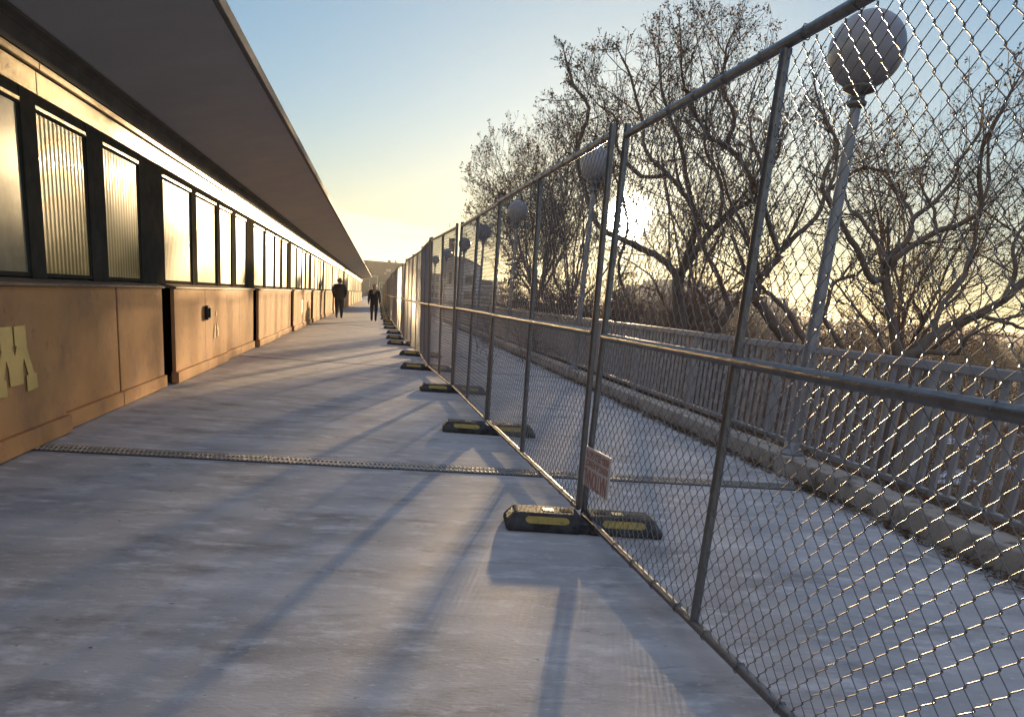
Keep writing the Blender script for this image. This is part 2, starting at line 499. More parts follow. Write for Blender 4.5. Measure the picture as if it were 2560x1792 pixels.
# ------------------------------------------------------------------ enclosed walkway on the left
bld = empty('walkway_building', (-2.55, 3.45, 0), 0,
            'long enclosed walkway with tan lower panels, tall glazed windows and a deep grey overhanging roof', 'building')
BX, BY = -2.55, 3.45
def bpart(mb, name, m, parent=None, label=None):
    """parts are modelled in world space, then moved into the building's frame"""
    mb.v = [(x - BX, y - BY, z) for x, y, z in mb.v]
    o = mb.build(name, m, bld if parent is None else parent)
    if label: o["label"] = label
    return o
P = 7.4
S0 = 3.45
NMOD = 17
YB0, YB1 = S0 - P, S0 + P * (NMOD - 1) - 0.0
def pane_mesh(y0, y1, z0, z1, x, ribbed, pitch=0.088, amp=0.0022):
    q = MB()
    if ribbed:
        n = int((y1 - y0) / pitch * 8)
        vs = []; fs = []
        for i in range(n + 1):
            yy = y0 + (y1 - y0) * i / n
            xx = x + amp * math.sin(2 * math.pi * (yy - y0) / pitch)
            vs += [(xx, yy, z0), (xx, yy, z1)]
        for i in range(n): fs.append((2 * i, 2 * i + 2, 2 * i + 3, 2 * i + 1))
        q.add(vs, fs, 0, True)
        q.box(x - 0.02, x - 0.012, y0, y1, z0, z1, 0)
    else:
        q.box(x - 0.012, x, y0, y1, z0, z1, 0)
    return q
rp = random.Random(11)
glaz = []
for k in range(-1, NMOD - 1):
    s = S0 + P * k
    # --- lower panels (kick plate carries on below each)
    for h, (a, b, xf) in enumerate(((s + 0.06, s + 1.94, -2.505), (s + 1.955, s + 3.64, -2.505), (s + 3.65, s + 5.28, -2.555), (s + 5.31, s + 7.05, -2.555))):
        q = MB()
        dx = rp.uniform(-0.004, 0.004)
        q.bbox(xf - 0.05, xf + dx, a, b, 0.15, 1.155, 0.006)
        q.bbox(xf - 0.06, xf + 0.028, a, b + (0.03 if h in (1, 3) else 0.012), 0.012, 0.148, 0.005)
        bpart(q, 'wall_panel', M['panel'])
    q = MB(); q.box(-2.66, -2.565, s + 1.9, s + 2.0, 0.14, 1.158, 0); bpart(q, 'panel_seam', M['rust'])
    q = MB(); q.box(-2.66, -2.61, s + 5.24, s + 5.36, 0.14, 1.158, 0); bpart(q, 'panel_seam', M['rust'])
    # --- dark post at the module joint, wide dark panels between windows
    q = MB()
    q.box(-2.82, -2.70, s - 0.42, s + 0.08, 0.0, 1.2, 0)
    q.bbox(-2.78, -2.588, s - 1.0, s + 0.0, 1.20, 2.50, 0.006, 0)
    bpart(q, 'post', M['frame'])
    q = MB()
    q.bbox(-2.78, -2.586, s + 3.37, s + 3.655, 1.20, 2.50, 0.006, 0)
    bpart(q, 'post', M['frame'])
    # --- sill
    q = MB()
    for a, b, xf in ((s + 0.03, s + 3.65, -2.475), (s + 3.652, s + 7.08, -2.525)):
        q.prism_y([(-2.76, 1.157), (xf, 1.157), (xf, 1.178), (-2.66, 1.215), (-2.76, 1.215)], a, b)
    bpart(q, 'sill', M['sill'])
    # --- windows
    for h, (a, b) in enumerate(((s + 0.0, s + 1.56), (s + 1.88, s + 3.37), (s + 3.655, s + 4.76), (s + 5.22, s + 6.4))):
        q = MB()
        q.box(-2.72, -2.595, a, b, 2.385, 2.50, 0)                      # head
        q.box(-2.72, -2.588, a, b, 2.405, 2.428, 1)                      # bright bead in the head
        q.box(-2.72, -2.598, a, b, 1.2155, 1.245, 0)
        q.box(-2.72, -2.602, a, a + 0.03, 1.246, 2.384, 0)
        q.box(-2.72, -2.602, b - 0.03, b, 1.246, 2.384, 0)
        if h == 0: q.box(-2.72, -2.590, b + 0.002, s + 1.878, 1.20, 2.498, 0)
        if h == 2: q.box(-2.72, -2.590, b + 0.002, s + 5.218, 1.20, 2.498, 0)
        wf = bpart(q, 'window_frame', [M['frame'], M['header']])
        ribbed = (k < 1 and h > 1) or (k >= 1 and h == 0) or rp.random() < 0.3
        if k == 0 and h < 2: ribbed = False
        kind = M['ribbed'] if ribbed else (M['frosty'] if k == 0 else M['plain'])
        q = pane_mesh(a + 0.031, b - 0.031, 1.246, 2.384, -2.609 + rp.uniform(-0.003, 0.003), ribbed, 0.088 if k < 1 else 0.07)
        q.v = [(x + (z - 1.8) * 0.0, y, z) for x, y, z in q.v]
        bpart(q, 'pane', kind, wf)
# header beam with ledge, dark fascia above, soffit and roof
q = MB()
yy = YB0
while yy < YB1:
    L = min(3.7, YB1 - yy)
    q.bbox(-2.75, -2.585, yy + 0.004, yy + L - 0.004, 2.503, 2.665, 0.006)
    q.bbox(-2.75, -2.555, yy + 0.004, yy + L - 0.004, 2.672, 2.725, 0.006)
    yy += 3.7
q.box(-2.74, -2.60, YB0, YB1, 2.51, 2.72, 0)
bpart(q, 'header_beam', M['header'])
q = MB()
q.prism_y([(-2.75, 2.728), (-2.545, 2.728), (-2.535, 2.862), (-2.52, 2.866), (-2.52, 2.884), (-2.475, 2.90), (-2.47, 2.918), (-2.75, 2.918)], YB0, YB1)
bpart(q, 'fascia', M['fascia'])
q = MB()
q.box(-2.95, -2.76, YB0, YB1, 0.0, 2.918, 0)
bpart(q, 'back_wall', M['gap'])
roof_mb = MB()
roof_mb.prism_y([(-3.4, 2.922), (-2.46, 2.922), (-1.29, 3.222), (-1.29, 3.30), (-2.4, 3.60), (-3.4, 3.60)], YB0 - 2, YB1 + 1)
roof = bpart(roof_mb, 'roof', M['soffit'])
q = MB()
q.bbox(-1.288, -1.238, YB0 - 2, YB1 + 1, 3.218, 3.315, 0.008)
bpart(q, 'roof_edge', M['edge'], roof)

# gold block letter M on the lower panels (second one half peeled off)
half = [(0.0, 0.485), (0.112, 0.49), (0.115, 0.60), (0.145, 0.665), (0.205, 0.545), (0.17, 0.535), (0.17, 0.425), (0.355, 0.435), (0.355, 0.545),
        (0.31, 0.545), (0.205, 0.735), (0.215, 0.74), (0.21, 0.888), (0.014, 0.885), (0.014, 0.755), (0.04, 0.752), (0.0, 0.685)]
def letter_m(yc, x, name='letter_emblem'):
    q = MB()
    q.prism_x([(yc + a, b) for a, b in half], x, x + 0.004)
    q.prism_x([(yc - a, b) for a, b in reversed(half)], x, x + 0.004)
    return bpart(q, name, M['letter'], None, 'gold block letter M on tan panel')
letter_m(6.165, -2.5005)
for k in (-1, 3, 6): letter_m(6.165 + P * k, -2.5005)
q = MB()
for y0, y1, z0, z1 in ((13.40, 13.47, 0.43, 0.56), (13.43, 13.50, 0.53, 0.64), (13.66, 13.74, 0.45, 0.60), (13.62, 13.69, 0.55, 0.66), (13.55, 13.62, 0.76, 0.84)):
    q.prism_x([(y0, z0), (y1, z0 + 0.015), (y1 + 0.01, z1), (y0 + 0.025, z1 - 0.02)], -2.5005, -2.497)
bpart(q, 'letter_emblem', M['letter'], None, 'peeled remains of gold block letter M')
# black latch on the seam of the second bay
q = MB()
q.bbox(-2.50, -2.455, 12.72, 12.90, 0.73, 0.93, 0.01)
q.bbox(-2.46, -2.43, 12.78, 12.83, 0.76, 0.90, 0.008)
bpart(q, 'latch', M['gap'])

# ------------------------------------------------------------------ temporary chain link panels
PL, PH = 3.50, 2.20
proto_fence = empty('chain_link_panel', (0, 0, 0))
def fpart(name, fn, parent=proto_fence, m=None):
    q = MB(); fn(q)
    return q.build(name, m or M['steel'], parent)
rp_, rr_ = 0.0195, 0.0205
fpart('end_post', lambda q: q.tube([(0.02, 0, 0.02), (0.02, 0, PH + 0.04)], rp_, 10))
fpart('end_post', lambda q: q.tube([(PL - 0.02, 0, 0.02), (PL - 0.02, 0, PH + 0.04)], rp_, 10))
fpart('middle_post', lambda q: q.tube([(PL / 2, 0, 0.025), (PL / 2, 0, PH - 0.03)], rp_, 10))
fpart('top_rail', lambda q: q.tube([(0.022, 0, PH - 0.015), (PL - 0.022, 0, PH - 0.015)], rr_, 10))
fpart('middle_rail', lambda q: q.tube([(0.022, 0.002, 1.105), (PL - 0.022, 0.002, 1.105)], 0.0225, 10))
fpart('bottom_rail', lambda q: q.tube([(0.022, 0, 0.022), (PL - 0.022, 0, 0.022)], rr_, 10))
# woven mesh: vertical zig-zag wires that hook over each other
def weave(cw, ch, wr, n, detailed=True):
    segs = []
    cw = cw / 2
    nx_ = int((PL - 0.06) / cw)
    nz = int((PH - 0.04) / (ch / 2))
    z0 = 0.02
    rw = random.Random(2)
    for i in range(nx_ + 1):
        xc = 0.03 + cw / 2 + i * cw
        pts = []
        side = 1
        for k in range(nz + 1):
            side = 1 if (k + i) % 2 else -1
            z = z0 + k * ch / 2
            xx = xc + side * (cw / 2 + 0.0028)
            jx = rw.uniform(-0.0016, 0.0016)
            xx = min(max(xx, 0.012), PL - 0.012)
            if detailed:
                pts.append((xx - side * 0.0035 + jx, 0.0035 * side, z - 0.0055))
                pts.append((xx + jx, 0.0, z))
                pts.append((xx - side * 0.0035 + jx, -0.0035 * side, z + 0.0055))
            else:
                pts.append((xx, 0, z))
        for a, b in zip(pts, pts[1:]):
            segs.append((*a, *b, wr, wr))
    # tie wires round the rails
    for zz in (0.022, 1.105, PH - 0.015):
        x = 0.12
        while x < PL - 0.1:
            for t in range(6):
                a0 = t / 6 * 2 * math.pi; a1 = (t + 1) / 6 * 2 * math.pi
                segs.append((x + t * 0.002, 0.025 * math.cos(a0), zz + 0.025 * math.sin(a0), x + t * 0.002 + 0.002, 0.025 * math.cos(a1), zz + 0.025 * math.sin(a1), wr, wr))
            x += 0.30
    return segs
seg_mesh('wire_mesh', weave(0.080, 0.082, 0.0019, 4), M['wire'], proto_fence, n=4)
# panel joints as they stand along the walk (x, y), then lean and lift of each panel
J = [(1.425, 1.27), (1.318, 4.955), (1.185, 8.74), (1.10, 12.12), (0.935, 15.40), (0.935, 18.45), (0.85, 22.10), (0.745, 25.30), (0.755, 28.75),
     (0.68, 32.60), (0.65, 36.30), (0.625, 40.00)]
lean = [-0.004, -0.026, -0.012, -0.035, -0.045, -0.032, -0.02, 0.01, -0.03, -0.015, -0.02, -0.02]
lift = [0.045, 0.062, 0.065, 0.055, 0.05, 0.045, 0.05, 0.06, 0.05, 0.055, 0.05, 0.05]
rj = random.Random(8)
while J[-1][1] < 250:
    J.append((0.61 - 0.0045 * len(J) + rj.uniform(-0.025, 0.025), J[-1][1] + 3.66))
ordn = ['nearest', 'second', 'third', 'fourth', 'fifth', 'sixth', 'seventh', 'eighth', 'ninth', 'tenth', 'eleventh', 'twelfth']
fence_lab = ['nearest chain-link fence panel, cut off by the right edge of the photo',
             'second chain-link panel from the camera, starting at the foot under the hanging sign',
             'third chain-link panel from the camera, between the second and third rubber feet']
first_panel = True
def place_panel(root, i):
    (xa, ya), (xb, yb) = J[i], J[i + 1]
    L = math.hypot(xb - xa, yb - ya) - 0.085
    ln = lean[i] if i < len(lean) else rj.uniform(-0.02, 0.02)
    lf = lift[i] if i < len(lift) else 0.05
    d = Vector((xb - xa, yb - ya, 0)).normalized()
    pos = Vector((xa, ya, lf)) + d * 0.042
    up = Vector((d.y, -d.x, 0)) * ln + Vector((0, 0, 1)); up.normalize()
    yv = up.cross(d).normalized()
    mtx = Matrix((d, yv, up)).transposed().to_4x4()
    mtx.translation = pos
    root.matrix_world = mtx
    root.scale = (L / PL, 1, 1)
NDET = 26
NFAR = 62
far_src = None
for i in range(NFAR):
    if i < NDET:
        o = proto_fence if i == 0 else copy_tree(proto_fence)
    else:
        if far_src is None:
            q = MB()
            for x in (0.02, PL / 2, PL - 0.02): q.tube([(x, 0, 0), (x, 0, PH)], 0.02, 5)
            for z in (0.02, 1.105, PH - 0.015): q.tube([(0, 0, z), (PL, 0, z)], 0.02, 5)
            qq = weave(0.16, 0.164, 0.0026, 3, False)
            tmp = seg_mesh('chain_link_panel', qq, [M['wire']], None, n=3)
            vs = [v.co[:] for v in tmp.data.vertices]; fs = [tuple(p.vertices) for p in tmp.data.polygons]
            bpy.data.objects.remove(tmp)
            q.add(vs, fs, 0, True)
            far_src = q.build('chain_link_panel', M['steel'])
            o = far_src
        else:
            o = far_src.copy(); COL.objects.link(o)
    place_panel(o, i)
    if i < 3: lab = fence_lab[i]
    elif i < 12: lab = f'{ordn[i]} chain-link fence panel counted from the camera along the row'
    else: lab = 'small distant chain-link panel in the far end of the fence row'
    tag(o, lab, 'fence panel', 'chain link panels along the walkway')

# rubber feet under the panel joints
foot = empty('ballast_block', (0, 0, 0))
q = MB()
hw, hl, hh = 0.475, 0.15, 0.108
# body: chamfered ends and long sides, split by a groove for the posts
def foot_half(x0, x1, s):
    # s = -1: sloping end on the x0 side
    xs0, xs1 = (x0 + 0.055, x1) if s < 0 else (x0, x1 - 0.055)
    bot = [(x0, -hl), (x1, -hl), (x1, hl), (x0, hl)]
    mid = bot
    top = [(xs0, -hl + 0.045), (xs1, -hl + 0.045), (xs1, hl - 0.045), (xs0, hl - 0.045)]
    vs = [(x, y, 0.0) for x, y in bot] + [(x, y, 0.040) for x, y in mid] + [(x, y, hh) for x, y in top]
    fs = [(3, 2, 1, 0), (8, 9, 10, 11)]
    for l in (0, 4):
        for k in range(4): fs.append((l + k, l + (k + 1) % 4, l + 4 + (k + 1) % 4, l + 4 + k))
    bm = bmesh.new()
    bvs = [bm.verts.new(v) for v in vs]
    for f in fs: bm.faces.new([bvs[i] for i in f])
    bmesh.ops.recalc_face_normals(bm, faces=bm.faces[:])
    bmesh.ops.bevel(bm, geom=bm.edges[:], offset=0.016, segments=3, affect='EDGES', profile=0.5)
    bm.verts.index_update()
    q.add([v.co[:] for v in bm.verts], [[v.index for v in f.verts] for f in bm.faces], 0)
    bm.free()
foot_half(-hw, -0.028, -1); foot_half(0.028, hw, 1)
q.box(-0.03, 0.03, -hl + 0.02, hl - 0.02, 0.004, 0.06, 0)
q.build('body', M['rubber'], foot)
for s in (-1, 1):
    for side in (-1, 1):
        q = MB()
        # strip with rounded ends lying on the sloping long side
        xa, xb = (0.10, 0.365) if s > 0 else (-0.365, -0.10)
        ring = []
        for t in range(9):
            th = math.pi / 2 + math.pi * t / 8
            ring.append((xa + 0.03 + 0.03 * math.cos(th), 0.073 + 0.019 * math.sin(th)))
        for t in range(9):
            th = -math.pi / 2 + math.pi * t / 8
            ring.append((xb - 0.03 + 0.03 * math.cos(th), 0.073 + 0.019 * math.sin(th)))
        n = len(ring)
        yo = lambda z: side * (hl - 0.045 * (z - 0.040) / 0.068)
        vs = [(x, yo(z) + side * 0.004, z) for x, z in ring] + [(x, yo(z) - side * 0.01, z) for x, z in ring]
        q.add(vs, [tuple(range(n)), tuple(reversed(range(n, 2 * n)))] + [(i, (i + 1) % n, n + (i + 1) % n, n + i) for i in range(n)], 0)
        q.build('reflector_strip', M['yellow'], foot)
    q = MB()
    q.box(s * 0.215 - 0.033, s * 0.215 + 0.033, -0.035, 0.035, hh - 0.004, hh + 0.003, 0)
    q.build('reflector_square', M['pale_yellow'], foot)
    q = MB()
    q.box(s * 0.105 - 0.034, s * 0.105 + 0.034, -0.032, 0.032, hh - 0.004, hh + 0.0022, 0)
    q.build('socket', M['hole'], foot)
    q = MB()
    ang = math.atan2(0.10, 0.085)
    for yy in (-0.052, 0.004):
        pts = []
        for t, y_ in ((0.18, yy), (0.82, yy), (0.82, yy + 0.048), (0.18, yy + 0.048)):
            x_ = hw - 0.055 * t; z_ = 0.040 + 0.068 * t
            pts.append((s * (x_ + 0.004), y_, z_ + 0.0035))
        lo = [(x - s * 0.012, y, z - 0.010) for x, y, z in pts]
        q.add(pts + lo, [(0, 1, 2, 3), (7, 6, 5, 4), (0, 4, 5, 1), (1, 5, 6, 2), (2, 6, 7, 3), (3, 7, 4, 0)], 0)
    q.build('end_reflector', M['pale_yellow'], foot)
fx = [None, 1.29, 1.165, 1.10, 0.90, 0.965, 0.72, 0.70, 0.74, 0.66, 0.64, 0.65]
fy = [None, 4.80, 8.41, 12.03, 15.48, 18.98, 22.70, 25.55, 28.95, 32.95, 36.7, 40.3]
frot = [0, -0.065, -0.075, 0.02, -0.05, -0.12, -0.14, 0.0, 0.05, 0.02, -0.03, 0.02]
for i in range(1, 50):
    o = foot if i == 1 else copy_tree(foot)
    if i < 12: x, y, a = fx[i], fy[i], frot[i]
    else: x, y, a = J[i][0], J[i][1], rj.uniform(-0.05, 0.05)
    o.location = (x, y, 0.0); o.rotation_euler = (0, 0, a)
    lab = ('black rubber fence foot with yellow strips under the hanging sign, nearest to the camera' if i == 1 else
           f'{ordn[i - 1]} black rubber fence foot counted from the camera' if i < 12 else 'tiny distant black fence foot at the far end of the row')
    tag(o, lab, 'ballast block', 'rubber feet under the fence')

# hire sign hanging upside down on the wires, and two more seen edge-on further along
def text_mesh(body, size, sx, name):
    cu = bpy.data.curves.new(name, 'FONT'); cu.body = body; cu.size = size; cu.extrude = 0.0012; cu.offset = 0.012 * size
    cu.align_x = 'CENTER'; cu.align_y = 'CENTER'
    ob = bpy.data.objects.new(name, cu); COL.objects.link(ob)
    dg = bpy.context.evaluated_depsgraph_get()
    me = bpy.data.meshes.new_from_object(ob.evaluated_get(dg))
    bpy.data.objects.remove(ob)
    w = max(v.co.x for v in me.vertices) - min(v.co.x for v in me.vertices)
    for v in me.vertices: v.co.x *= sx / w
    return me
def fence_sign(loc, heading, tilt, label, text=True, w=0.50, h=0.235):
    root = empty('fence_sign', loc, 0, label, 'sign', 'hire signs wired to the fence')
    q = MB(); q.bbox(-w / 2, w / 2, -0.004, 0.004, -h / 2, h / 2, 0.003)
    q.build('board', M['board'], root)
    if text:
        for body, size, sx, z in (('NATIONAL', 0.118, 0.45, 0.055), ('RENT-A-FENCE', 0.055, 0.44, -0.03), ('800-352-5675', 0.062, 0.45, -0.083)):
            me = text_mesh(body, size, sx, 'lettering')
            if body == 'NATIONAL':
                for v in me.vertices: v.co.y *= 1.25
            me.materials.append(M['redink'])
            t = bpy.data.objects.new('lettering', me); COL.objects.link(t); t.parent = root
            t.rotation_euler = (math.pi / 2, 0, 0); t.location = (0, -0.0052, z)
    root.rotation_euler = Euler((0, tilt + math.pi, heading), 'XYZ')
    return root
# the printed face looks at the walkway; the board hangs upside down
fence_sign((1.29, 4.60, 0.40), -math.pi / 2 + 0.03, R(-2), 'white sign with red lettering hanging upside down at the nearest foot')
fence_sign((0.905, 21.7, 0.42), -math.pi / 2 - 0.2, R(90), 'narrow sunlit sign plate upright low on the fence, nearer of the pair', text=False, w=0.45, h=0.10)
fence_sign((0.79, 24.95, 0.42), -math.pi / 2 - 0.2, R(90), 'narrow sunlit sign plate upright low on the fence, farther of the pair', text=False, w=0.42, h=0.10)

# ------------------------------------------------------------------ bridge railing
RX = 4.10
rail = empty('railing', (RX, 3.0, 0), 0, 'long painted steel picket railing along the outer edge of the bridge behind the kerb', 'railing')
def rpart(mb, name, m=None):
    mb.v = [(x - RX, y - 3.0, z) for x, y, z in mb.v]
    return mb.build(name, m or M['railing'], rail)
RY0, RY1 = -2.0, 200.0
q = MB(); q.bbox(RX - 0.04, RX + 0.04, RY0, RY1, 1.062, 1.125, 0.008); rpart(q, 'top_rail')
q = MB(); q.bbox(RX - 0.03, RX + 0.03, RY0, RY1, 0.165, 0.215, 0.006); rpart(q, 'bottom_rail')
rg = random.Random(21)
def picket(y, q):
    q.box(RX - 0.011, RX + 0.011, y - 0.027, y + 0.027, 0.2155, 1.0615)
y = RY0 + 0.1; n = 0
rest = MB(); py = []
while y < RY1 - 0.1:
    py.append(y); y += 0.155
for y in py:
    if 3.6 < y < 3.6 + 0.155 * 99:
        q = MB(); picket(y, q); rpart(q, 'picket'); n += 1
    else: picket(y, rest)
o = rpart(rest, 'picket'); o["kind"] = 'stuff'
rest = MB()
y = RY0 + 0.6
while y < RY1:
    q = MB()
    q.bbox(RX + 0.035, RX + 0.105, y - 0.05, y + 0.05, -0.45, 1.058, 0.006)
    q.box(RX - 0.16, RX + 0.034, y - 0.04, y + 0.04, 0.02, 0.06)
    if y < 90: rpart(q, 'post')
    else: rest.v += []; rest.add(q.v, q.f)
    y += 2.45
if rest.v: rpart(rest, 'post')["kind"] = 'stuff'

# ------------------------------------------------------------------ globe lamps on the kerb
lamp = empty('globe_lamp', (0, 0, 0))
ZC = 3.46
q = MB(); q.lathe([(0.0, 0.0), (0.115, 0.0), (0.118, 0.02), (0.075, 0.035), (0.066, 0.08), (0.064, 0.12), (0.0, 0.12)], 20); q.build('base', M['lampmetal'], lamp)
q = MB(); q.tube([(0, 0, 0.10), (0, 0, 1.2), (0, 0, 3.03)], [0.058, 0.054, 0.042], 16); q.build('pole', M['lampmetal'], lamp)
q = MB(); q.lathe([(0.042, 3.0), (0.075, 3.02), (0.08, 3.05), (0.055, 3.07), (0.06, 3.11), (0.125, 3.135), (0.13, 3.165), (0.12, 3.20), (0.0, 3.20)], 20); q.build('collar', M['collar'], lamp)
q = MB()
q.lathe([(0.292 * math.sin(math.pi * (1 - t / 24)), 3.445 + 0.285 * math.cos(math.pi * (1 - t / 24))) for t in range(2, 25)], 36)
q.build('globe', M['globe'], lamp)
lamp_spots = [(3.80, 7.14, -0.16, 0.166, 'nearest globe lamp with a tall grey pole behind the chain-link fence'),
              (3.80, 16.05, 0.20, 0.166, 'second globe lamp, just left of the low sun behind the double fence post'),
              (3.80, 25.0, 0.20, 0.166, 'third globe lamp, in front of the left tree crown'),
              (3.80, 33.0, 0.16, 0.166, 'fourth globe lamp along the kerb, in front of the dark conifer'),
              (3.80, 40.5, 0.12, 0.166, 'fifth globe lamp along the kerb, right of the house chimney'),
              (3.80, 51.2, 0.16, 0.166, 'sixth globe lamp along the kerb, left of the house chimney'),
              (3.80, 61.8, 0.2, 0.166, 'seventh globe lamp along the kerb, smallest with clear sky behind it')]
for i, (x, y, dz, z, lab) in enumerate(lamp_spots):
    o = lamp if i == 0 else copy_tree(lamp)
    o.location = (x, y, z)
    o.scale = (1, 1, (3.445 + dz) / 3.445)
    tag(o, lab, 'street lamp', 'globe lamps along the kerb')
for o in bpy.data.objects:      # keep the globes round where the pole is stretched
    if o.name.startswith('globe') and o.parent and o.parent.name.startswith('globe_lamp'):
        sz = o.parent.scale.z
        if abs(sz - 1) > 1e-4:
            o.scale = (1, 1, 1 / sz); o.location = (0, 0, 3.445 - 3.445 / sz)

# dry leaves and grass caught along the kerb
rl = random.Random(31)
segs = []; quads = []
def leaf_quad(c, d, u, L, w):
    c = Vector(c); return [c, c + d * L * 0.5 + u * w, c + d * L, c + d * L * 0.5 - u * w]
def rdir(r, zmin=-1, zmax=1):
    z = r.uniform(zmin, zmax); a = r.uniform(0, 2 * math.pi); s = math.sqrt(max(0, 1 - z * z))
    return Vector((s * math.cos(a), s * math.sin(a), z))
clumps = [(rl.uniform(3, 48) if i > 30 else rl.uniform(4.2, 14), rl.choice((0, 0, 1))) for i in range(260)]
for cy, top in clumps:
    for k in range(rl.randint(14, 42)):
        x = rl.gauss(3.60, 0.05) if not top else rl.gauss(3.97, 0.05)
        if not top and x > 3.655: x = 3.655 - abs(rl.gauss(0, 0.04))
        yy = cy + rl.gauss(0, 0.22); z = 0.004 if not top else 0.165
        if top and x < 3.93: z = 0.168
        if rl.random() < 0.55:
            d = rdir(rl, 0.0, 0.35); u = d.cross(Vector((0, 0, 1))).normalized()
            u = (u + Vector((0, 0, rl.uniform(-0.5, 0.5)))).normalized()
            quads += leaf_quad((x, yy, z + rl.uniform(0, 0.02)), d, u, rl.uniform(0.03, 0.085), rl.uniform(0.009, 0.022))
        else:
            d = rdir(rl, 0.1, 0.8); L = rl.uniform(0.05, 0.16)
            segs.append((x, yy, z, x + d.x * L, yy + d.y * L, z + d.z * L, 0.0022, 0.001))
for k in range(420):            # a few scattered over the deck
    x = rl.uniform(-2.4, 3.6) if rl.random() < 0.25 else 3.62 - abs(rl.gauss(0, 0.35)); yy = rl.uniform(2.2, 40)
    if rl.random() < 0.2: x = -2.46 + abs(rl.gauss(0, 0.05))
    d = rdir(rl, 0, 0.25); u = d.cross(Vector((0, 0, 1))).normalized()
    quads += leaf_quad((x, yy, 0.004), d, u, rl.uniform(0.012, 0.03), rl.uniform(0.004, 0.009))
o = seg_mesh('leaf_debris', segs, [M['litter'], M['litter']], None, 3, quads); o["kind"] = 'stuff'

